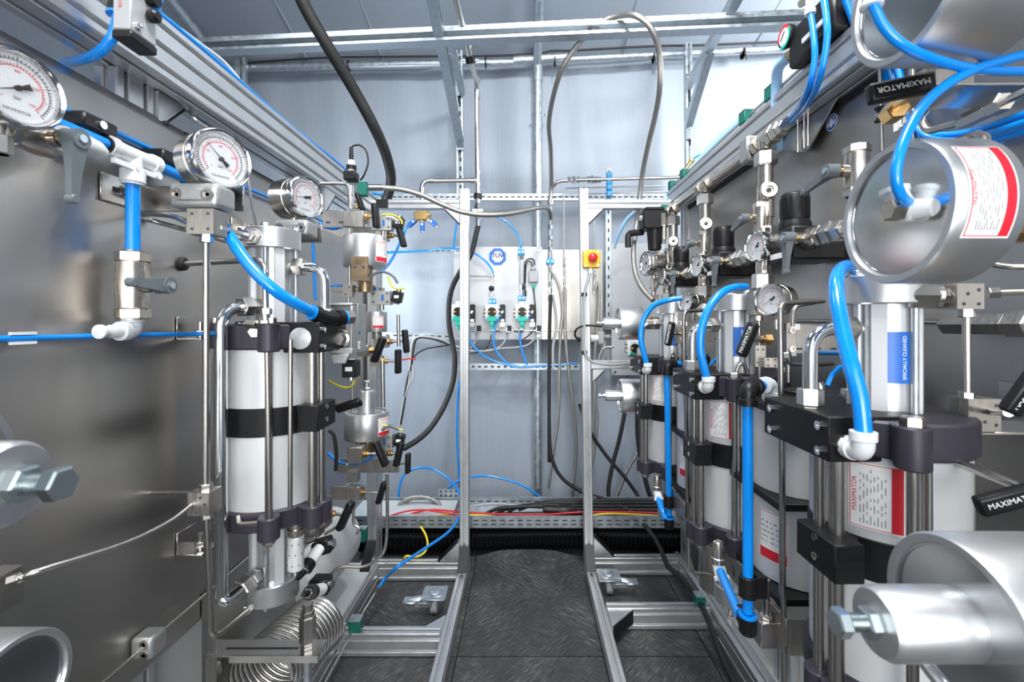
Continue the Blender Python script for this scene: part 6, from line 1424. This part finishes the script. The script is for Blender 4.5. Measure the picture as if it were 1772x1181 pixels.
t = thing('check_valve', 'long dark hex valve body behind the CE block riser', 'valve', ax(1700, 560, .655)); a, b = ax(1638, 562, .655), ax(1750, 561, .655); d = (b-a).normalized(); MB().cyl(a-d*.012, a, .006, .015, n=6).hexn(a, b, .0165).hexn(b, b+d*.03, .020).build('body', 'block', t)
st('small arched steel tube on the middle booster flange', [at(1274, 662, 1.02), at(1274, 640, 1.02), at(1283, 627, 1.02), at(1293, 640, 1.02), at(1294, 665, 1.02)], .0042, fr=.015)
st('small arched steel tube on the farthest booster flange', [at(1158, 632, 1.42), at(1158, 618, 1.42), at(1164, 608, 1.42), at(1170, 618, 1.42), at(1170, 632, 1.42)], .0042, fr=.015)
st('steel tube with arch high on the right panel, left of the bracket plate', [ax(1578, 100, .64), ax(1580, 262, .64)], .0052)
st('thin upright steel tube with black clamp on the right panel', [ax(1522, 100, .655), ax(1526, 262, .655)], .0034)
st('hooked steel tube on the right panel joining the check valve', [ax(1610, 188, .62), ax(1594, 206, .62), ax(1604, 228, .62), ax(1662, 212, .62)], .0055, fr=.03)
st('arched steel tube entering the top of the big actuator', [ax(1606, 262, .62), ax(1690, 232, .58), at(1705, 238, .50), at(1707, 275, .48)], .0052, fr=.02)
t = thing('tube_clamp', 'black rubber clamp on the thin upright tube', 'clamp', ax(1525, 197, .655)); c = ax(1525, 198, .655); MB().lathe(c-Z_*.012, Z_, [(0, .011), (.006, .007), (.018, .007), (.024, .011)], 18).build('bush', 'black', t); MB().cyl(c, c+V(-.016, -.01, -.006), .004, n=10).build('bolt', 'zincb', t)
# blocks near right
c = at(1660, 514, .585); manifold('manifold_block', 'steel block with CE mark beside the nearest booster head', 'manifold', c, (.034, .03, .032), group='steel tube blocks', holes=((.3, -.3), (-.25, -.3), (-.1, .1), (.3, .25)))
t = thing('hex_coupling', 'big steel hex coupling between booster head and CE block', 'pipe fittings', at(1605, 512, .59)); a, b = at(1570, 512, .60), at(1640, 513, .585); d = (b-a).normalized(); MB().hexn(a, a+d*.030, .019).hexn(a+d*.03, b, .011).lathe(a+d*.026, d, [(0, .012), (.002, .016), (.008, .016), (.01, .012)], 18).build('coupling', 'steel', t)
c = at(1683, 715, .60); manifold('manifold_block', 'steel block on folded bracket above the MAXIMATOR handle'.replace('MAXIMATOR', 'lettered'), 'manifold', c, (.042, .032, .042), group='steel tube blocks', holes=((.35, .3), (.35, -.3), (.0, .1), (0, -.2)))
t = thing('angle_bracket', 'folded steel bracket under the block at the right', 'bracket', at(1710, 745, .60)); c = at(1690, 748, .60); MB().bx(c.x-.02, XR, .59, .66, c.z-.002, c.z+.002).bx(XR-.004, XR, .59, .66, c.z, c.z+.06).build('angle', 'steel', t, bev=.001)
t = thing('angle_bracket', 'folded steel bracket with two slots high on the right panel', 'bracket', ax(1680, 160, .64)); c = ax(1670, 165, .60)
MB().bx(c.x-.075, XR, c.y-.03, c.y+.035, c.z-.002, c.z+.002).bx(XR-.004, XR, c.y-.03, c.y+.035, c.z-.05, c.z).build('angle', 'steel', t, bev=.001)
manifold('manifold_block', 'steel block on the bracket behind the crossing blue tubes', 'manifold', c+V(-.035, 0, .018), (.05, .045, .032), group='steel tube blocks', holes=())
t = thing('check_valve', 'slim hex check valve with CE mark slanting on the right panel', 'valve', ax(1690, 195, .60)); a, b = ax(1660, 214, .61), ax(1740, 175, .60); d = (b-a).normalized(); L = (b-a).length
MB().hexn(a, a+d*L*.12, .008).hexn(a+d*L*.12, a+d*L*.72, .0105).hexn(a+d*L*.72, b, .0125).cyl(b, b+d*.06, .005, n=12).build('body', 'steel', t)
# black lettered handles at the right
def rhandle(label, p, d, axis, L, nrm, turn=0, W=.02): 
    t = thing('lever_valve', label, 'valve', p, 'lettered black handles'); handle_geo(t, p, axis, d, W, L, word=True, nrm=nrm, turn=turn, name='grip'); return t
p = at(1557, 154, .46); a, b = at(1500, 165, .465), at(1614, 142, .455); d = b-a
t = rhandle('black lettered handle pointing left, under the crossing blue tubes', p, d, Y_, d.length, V(0, -1, .1), math.pi)
MB().cyl(b-d.normalized()*.008, b+V(.03, .10, .01), .005, n=12).build('stem', 'brass', t); q = b+V(.02, .065, .005); MB().hexn(q, q+V(.008, .025, .002), .012).build('gland', 'brass', t)
a, b = at(1690, 878, .46), at(1800, 850, .45); t = rhandle('black lettered handle at the right edge above the big actuator', (a+b)/2, b-a, Y_, (b-a).length, V(0, -1, .1), 0); MB().cyl((a+b)/2+(b-a)*.4, (a+b)/2+(b-a)*.4+V(.02, .12, 0), .005, n=10).build('stem', 'steel', t)
a, b = at(1745, 715, .50), at(1800, 640, .49); t = rhandle('black lettered handle cut off by the right edge, beside the steel block', (a+b)/2, b-a, Y_, (b-a).length, V(-.5, -1, 0), 0); MB().cyl(a, at(1716, 713, .59), .0045, n=10).build('stem', 'steel', t)
p = at(1293, 588, .93); t = rhandle('black lettered handle in front of the middle booster column', p, V(.30, -.18, .95), X_, .072, V(-.75, -1, .1), 0, .027)
q = at(1325, 588, .95); MB().cyl(p+V(.01, 0, 0), q, .0045, n=12).build('stem', 'steel', t); MB().hexn(q-X_*.004, q+X_*.012, .012).hexn(q-X_*.014, q-X_*.006, .009).each('gland', 'brass', t)
p = at(1159, 578, 1.33); t = rhandle('black lettered handle in front of the farthest booster column', p, V(.16, -.1, .95), X_, .070, V(-.6, -1, .1), 0, .026); q = at(1178, 578, 1.38); MB().cyl(p, q, .0045, n=12).build('stem', 'steel', t); MB().hexn(q, q+X_*.014, .011).build('gland', 'brass', t)
# gauge manifolds beside the columns
gauge('steel gauge turned to the viewer, between nearest and middle boosters', at(1336, 519, .95), -60, .0325, .042, needle=math.radians(215), group='column gauges', plate=-40, brand=False, stem=.03)
gauge('steel gauge turned to the left, between middle and farthest boosters', at(1190, 523, 1.40), -66, .029, .045, needle=math.radians(200), group='column gauges', plate=-40, brand=False, stem=.03)
gauge('bare steel gauge at the far end under the black filter bowl', at(1119, 457, 1.82), -82, .049, .062, needle=math.radians(225), group='column gauges', brand=False, stem=.06)
for Y, px, lb in ((.985, 1385, 'steel plate bracket beside the gauge, between nearest and middle boosters'), (1.44, 1205, 'steel plate bracket beside the gauge, between middle and farthest boosters')):
    a = at(px-34, 612 if px > 1300 else 592, Y); b = V(XR-.002, Y, a.z+.062); t = thing('valve_bracket', lb, 'bracket', (a.x, Y, a.z), 'valve brackets')
    pb = MB().bx(a.x, b.x, Y, Y+.004, a.z, b.z); hb = MB(); 
    for f in (.3, .6, .85): hb.box((a.x+(b.x-a.x)*f, Y-.0002, a.z+.01), (.012, .001, .004))
    pb.join(hb, 1).build('plate', ['block', 'ink'], t, bev=.001); MB().bx(a.x-.008, a.x+.014, Y-.035, Y, a.z-.004, b.z+.004).build('valve_body', 'block', t, bev=.001)
    for z in (.012, .05): MB().lathe((a.x+.003, Y-.035, a.z+z), -Y_, [(0, .0065), (.004, .0065), (.004, .0035), (.002, .003)], 14).build('socket_screw', 'steel', t)
    MB().cyl((a.x+.004, Y-.02, a.z-.06), (a.x+.004, Y-.02, a.z), .0042, n=10).hexn((a.x+.004, Y-.02, a.z-.016), (a.x+.004, Y-.02, a.z-.004), .008).build('lower_tube', 'steel', t); MB().box((a.x+.01, Y-.036, b.z-.004), (.02, .001, .012)).build('label', 'paper', t)
for px, py, Y, d, lb in ((1310, 525, .99, (.03, .03, .05), 'steel block at the middle booster head'), (1312, 616, .97, (.022, .02, .045), 'small steel block below the lettered handle'), (1330, 627, .96, (.03, .024, .02), 'small steel block under the gauge bracket'), (1178, 552, 1.43, (.03, .03, .045), 'steel block at the farthest booster head'), (1242, 1012, 1.2, (.03, .03, .035), 'steel block low beside the farther slanting blue tube')):
    manifold('manifold_block', lb, 'manifold', at(px, py, Y), d, group='steel tube blocks', holes=((.25, .3), (-.25, .3), (.25, -.3), (-.25, -.3)), hr=.0018)
st('short upright steel tube below the middle booster block', [at(1313, 545, .99), at(1314, 700, .99)], .0042, ends=[(at(1313, 550, .99), at(1313, 570, .99), 'nut')])
st('steel tube hooked under the gauge bracket', [at(1361, 612, .93), at(1366, 630, .93), at(1402, 632, .95), at(1440, 630, 1.0)], .0045, ends=[(at(1361, 614, .93), at(1362, 622, .93), 'nut'), (at(1402, 632, .95), at(1420, 631, .97), 'nut')])
st('level steel tube behind the gauge bracket', [ax(1240, 607, .66), ax(1300, 600, .66)], .0035)
for pts, lb in (([ax(1380, 608, .64), ax(1420, 611, .64), ax(1470, 611, .64)], 'thin blue tube level behind the polished bend'), ([ax(1432, 668, .60), ax(1440, 650, .61), ax(1456, 634, .62)], 'blue tube slanting behind the polished bend'), ([ax(1222, 645, .58), ax(1232, 628, .60), ax(1244, 617, .62)], 'blue tube slanting behind the middle booster')):
    rt(lb, pts, .0048)
t = thing('flange_block', 'small steel block with cap nut on top of the nearer cylinder', 'block', at(1400, 668, .87)); c = V(.56, .87, .955); MB().lathe(c, Z_, [(0, .012), (.012, .012), (.018, .009), (.022, 0)], 16).build('cap_nut', 'chrome', t)
# low brackets and blocks
t = thing('strap_bracket', 'slotted steel strap low in front of the nearer cylinder', 'bracket', (.445, .9, .53)); pb = MB().bx(.436, .440, .76, 1.0, .545, .590); sl = MB()
for y in (.80, .88, .95): sl.box((.4358, y, .568), (.001, .012, .022))
pb.join(sl, 1).build('strap', ['block', 'ink'], t, bev=.001); MB().bx(.438, .60, .76, .764, .53, .59).build('return', 'block', t)
t = thing('strap_bracket', 'steel strap low in front of the farther cylinder', 'bracket', (.445, 1.36, .53)); MB().bx(.436, .440, 1.24, 1.46, .545, .590).build('strap', 'block', t, bev=.001)
t = thing('drain_block', 'steel block hanging on an upright rod low beside the black foot elbow', 'block', at(1325, 1085, .80)); c = at(1326, 1092, .80); MB().box(c, (.034, .03, .044)).build('body', 'steel', t, bev=.001); MB().cyl(c+Z_*.02, c+Z_*.09, .006, n=12).hexn(c+Z_*.022, c+Z_*.03, .010).build('rod', 'steel', t)
t = thing('level_foot', 'small steel bolt standing on the right base rail', 'bolt', at(1233, 1035, 1.5)); c = V(.70, 1.55, .08); MB().cyl(c, c+Z_*.03, .008, n=14).hexn(c, c+Z_*.008, .012).build('bolt', 'steel', t)
st('thin steel tube sloping along the base of the right rack', [V(.66, 1.0, .20), V(.655, .9, .13), V(.66, .7, .10), V(.66, .5, .10)], .004)
st('steel tube dropping beside the far base rail with a foot bend', [at(1201, 905, 1.3), at(1203, 940, 1.3), at(1236, 985, 1.3)], .0045)
tag(MB().lathe((.56, 1.30, .33), Z_, [(0, .06), (.12, .06), (.13, .055)], 32).build('steel_pot', 'block'), 'round steel pot low behind the farther slanting blue tube', 'pot')
# ---- top right
t = thing('filter_unit', 'black filter unit with red and green dial on the right top rail', 'filter', V(.60, 1.0, 1.66))
MB().bx(.595, .68, .88, 1.03, 1.655, 1.74).build('body', 'black', t, bev=.006); MB().bx(.59, .595, .90, .97, 1.68, 1.69).build('label_strip', 'paper', t); MB().bx(.62, .68, .80, .87, 1.655, 1.735).build('inlet_block', 'cast', t, bev=.004)
MB().cyl((.61, 1.03, 1.70), (.61, 1.05, 1.70), .010, n=14).build('outlet', 'brass', t)
c = V(.592, 1.035, 1.735); g = MB().lathe(c+X_*.012, -X_, [(0, .024), (.012, .026), (.014, .025)], 30); g.build('dial_case', 'black', t)
for a0, a1, m in ((-.5, 2.2, 'red'), (2.2, 5.0, 'mint')):
    q = MB(); A = [a0+(a1-a0)*i/16 for i in range(17)]; q.add([c+V(-.0035, -r*math.sin(a-1.2), r*math.cos(a-1.2)) for a in A for r in (.0185, .0255)], [(2*i, 2*i+1, 2*i+3, 2*i+2) for i in range(16)]); q.build('dial_ring', m, t)
MB().cyl(c-X_*.003, c-X_*.0034, .0185, n=24).build('dial', 'dial', t); MB().box(c+V(-.0042, .004, .004), (.0006, .003, .022), Matrix.Rotation(.8, 3, 'X')).build('needle', 'ink', t)
t = thing('elbow_fitting', 'white push fitting above the hanging blue tube, top right', 'pipe fittings', ax(1402, 12, XT)); c = ax(1402, 14, XT); MB().lathe(c, Z_, [(-.014, .007), (-.013, .0105), (-.004, .0105), (-.003, .0085), (.02, .0085)], 16).build('body', 'white', t); MB().cyl(c+V(.0, .0, .02), c+V(-.0, .03, .03), .008, n=12).build('elbow', 'nickel', t)
hose('clear_hose', 'pale blue clear hose leaving the filter unit behind the right rail', 'hose', [V(.61, 1.05, 1.70), V(.613, 1.10, 1.70), V(.625, 1.13, 1.67), V(.64, 1.16, 1.60), V(.67, 1.2, 1.54)], .0125, 'lblue')
t = thing('rail_rod', 'thin steel rod held by green clamps along the right top rail', 'rod', (.63, 1.5, 1.66)); MB().cyl((.632, 1.02, 1.667), (.632, 1.97, 1.667), .0042, n=10).build('rod', 'steel', t)
for Y, lb in ((1.16, 'green tube clamp on the right top rail, nearest the viewer'), (1.30, 'green tube clamp on the right top rail, second from the viewer'), (1.80, 'green tube clamp on the right top rail, third from the viewer'), (1.95, 'green tube clamp at the far end of the right top rail')): clamp_pair(lb, V(.635, Y, 1.668), 'green tube clamps', (.034, .036, .032))
clamp_pair('green tube clamp on the right base rail holding the black cable', V(.625, 1.63, .088), 'green tube clamps', (.034, .036, .040))
clamp_pair('green tube clamp under the right top beam', at(1150, 362, 1.93), 'green tube clamps', (.03, .03, .03))
t = thing('hose_fitting', 'brass hose fitting behind the right top rail', 'pipe fittings', at(1190, 290, 2.0)); a, b = at(1178, 305, 2.0), at(1196, 282, 2.0); d = (b-a).normalized(); MB().cyl(a, b, .012, n=14).hexn(a+d*.02, a+d*.035, .017).hexn(b, b+d*.015, .015).build('body', 'brass', t)
hose('clear_hose', 'pale blue clear hose rising behind the right top rail', 'hose', [at(1146, 352, 2.0), at(1190, 300, 2.0), at(1240, 245, 1.9), at(1300, 190, 1.8)], .013, 'lblue')
hose('air_tube', 'thin blue tube arching over the brass hose fitting', 'tube', [at(1193, 284, 2.0), at(1203, 272, 2.0), at(1222, 267, 1.98), at(1245, 270, 1.95)], .0045, 'blue')
t = thing('flat_gusset', 'grey triangular gusset plate with black edge under the right top rail', 'bracket', (.668, 1.05, 1.5)); MB().prism([(0, 0), (.24, 0), (.24, -.02), (.12, -.075), (.1, -.075)], (.672, .98, 1.572), Y_, Z_, .004).build('plate', 'alu', t); a, b = ax(1402, 140, .665), ax(1366, 206, .665); d = b-a; MB().box((a+b)/2, (.012, .03, d.length), Matrix((X_, d.normalized().cross(X_), d.normalized())).transposed()).build('edge', 'black', t)
for i, y in enumerate((1.07, 1.085, 1.11)): tag(MB().cyl((.665, y, 1.50), (.665, y, 1.60), .003, n=8).build('steel_pin', 'steel'), 'thin upright steel tube behind the header end plug, %s' % ('rightmost', 'middle', 'leftmost')[i], 'tube', 'thin tubes behind the end plug')
# filter bowl at the far end
t = thing('filter_regulator', 'black filter regulator with bowl at the far end of the right panel', 'filter', at(1128, 400, 1.86)); a = at(1110, 398, 1.86); 
MB().bx(a.x, a.x+.10, 1.83, 1.91, a.z, a.z+.075).bx(a.x+.01, a.x+.09, 1.84, 1.90, a.z+.075, a.z+.09).build('head', 'black', t, bev=.005); MB().lathe((a.x+.055, 1.865, a.z-.085), Z_, [(0, .02), (.004, .026), (.08, .031), (.086, .033)], 26).build('bowl', 'black', t); MB().hexn((a.x, 1.85, a.z+.045), (a.x-.012, 1.85, a.z+.045), .012).build('plug', 'lgrey', t)
hose('bent_hose', 'black hose elbow leading left from the far filter bowl', 'hose', fillet([at(1112, 402, 1.9), at(1090, 404, 1.95), at(1087, 409, 1.95), at(1087, 428, 1.95)], .04), .0135, 'rubber', raw=True, n=14)
t = thing('fitting_group', 'nickel fitting group between far filter and header pipe', 'pipe fittings', at(1155, 385, 1.84)); MB().hexn(at(1149, 370, 1.84), at(1149, 392, 1.84), .018).cyl(at(1149, 392, 1.84), at(1149, 415, 1.84), .012, n=14).hexn(at(1149, 415, 1.84), at(1149, 422, 1.84), .010).build('chain', 'nickel', t)
t = thing('gauge_fitting', 'steel block and nut under the bare far gauge', 'pipe fittings', at(1131, 505, 1.84)); MB().hexn(at(1131, 480, 1.84), at(1131, 500, 1.84), .020).cyl(at(1131, 500, 1.84), at(1131, 512, 1.84), .010, n=12).box(at(1133, 517, 1.84), (.03, .03, .03)).build('chain', 'steel', t)
# ---------------------------------------------------------------- tidy
for o in bpy.data.objects:
    if '_local' in o: del o['_local']
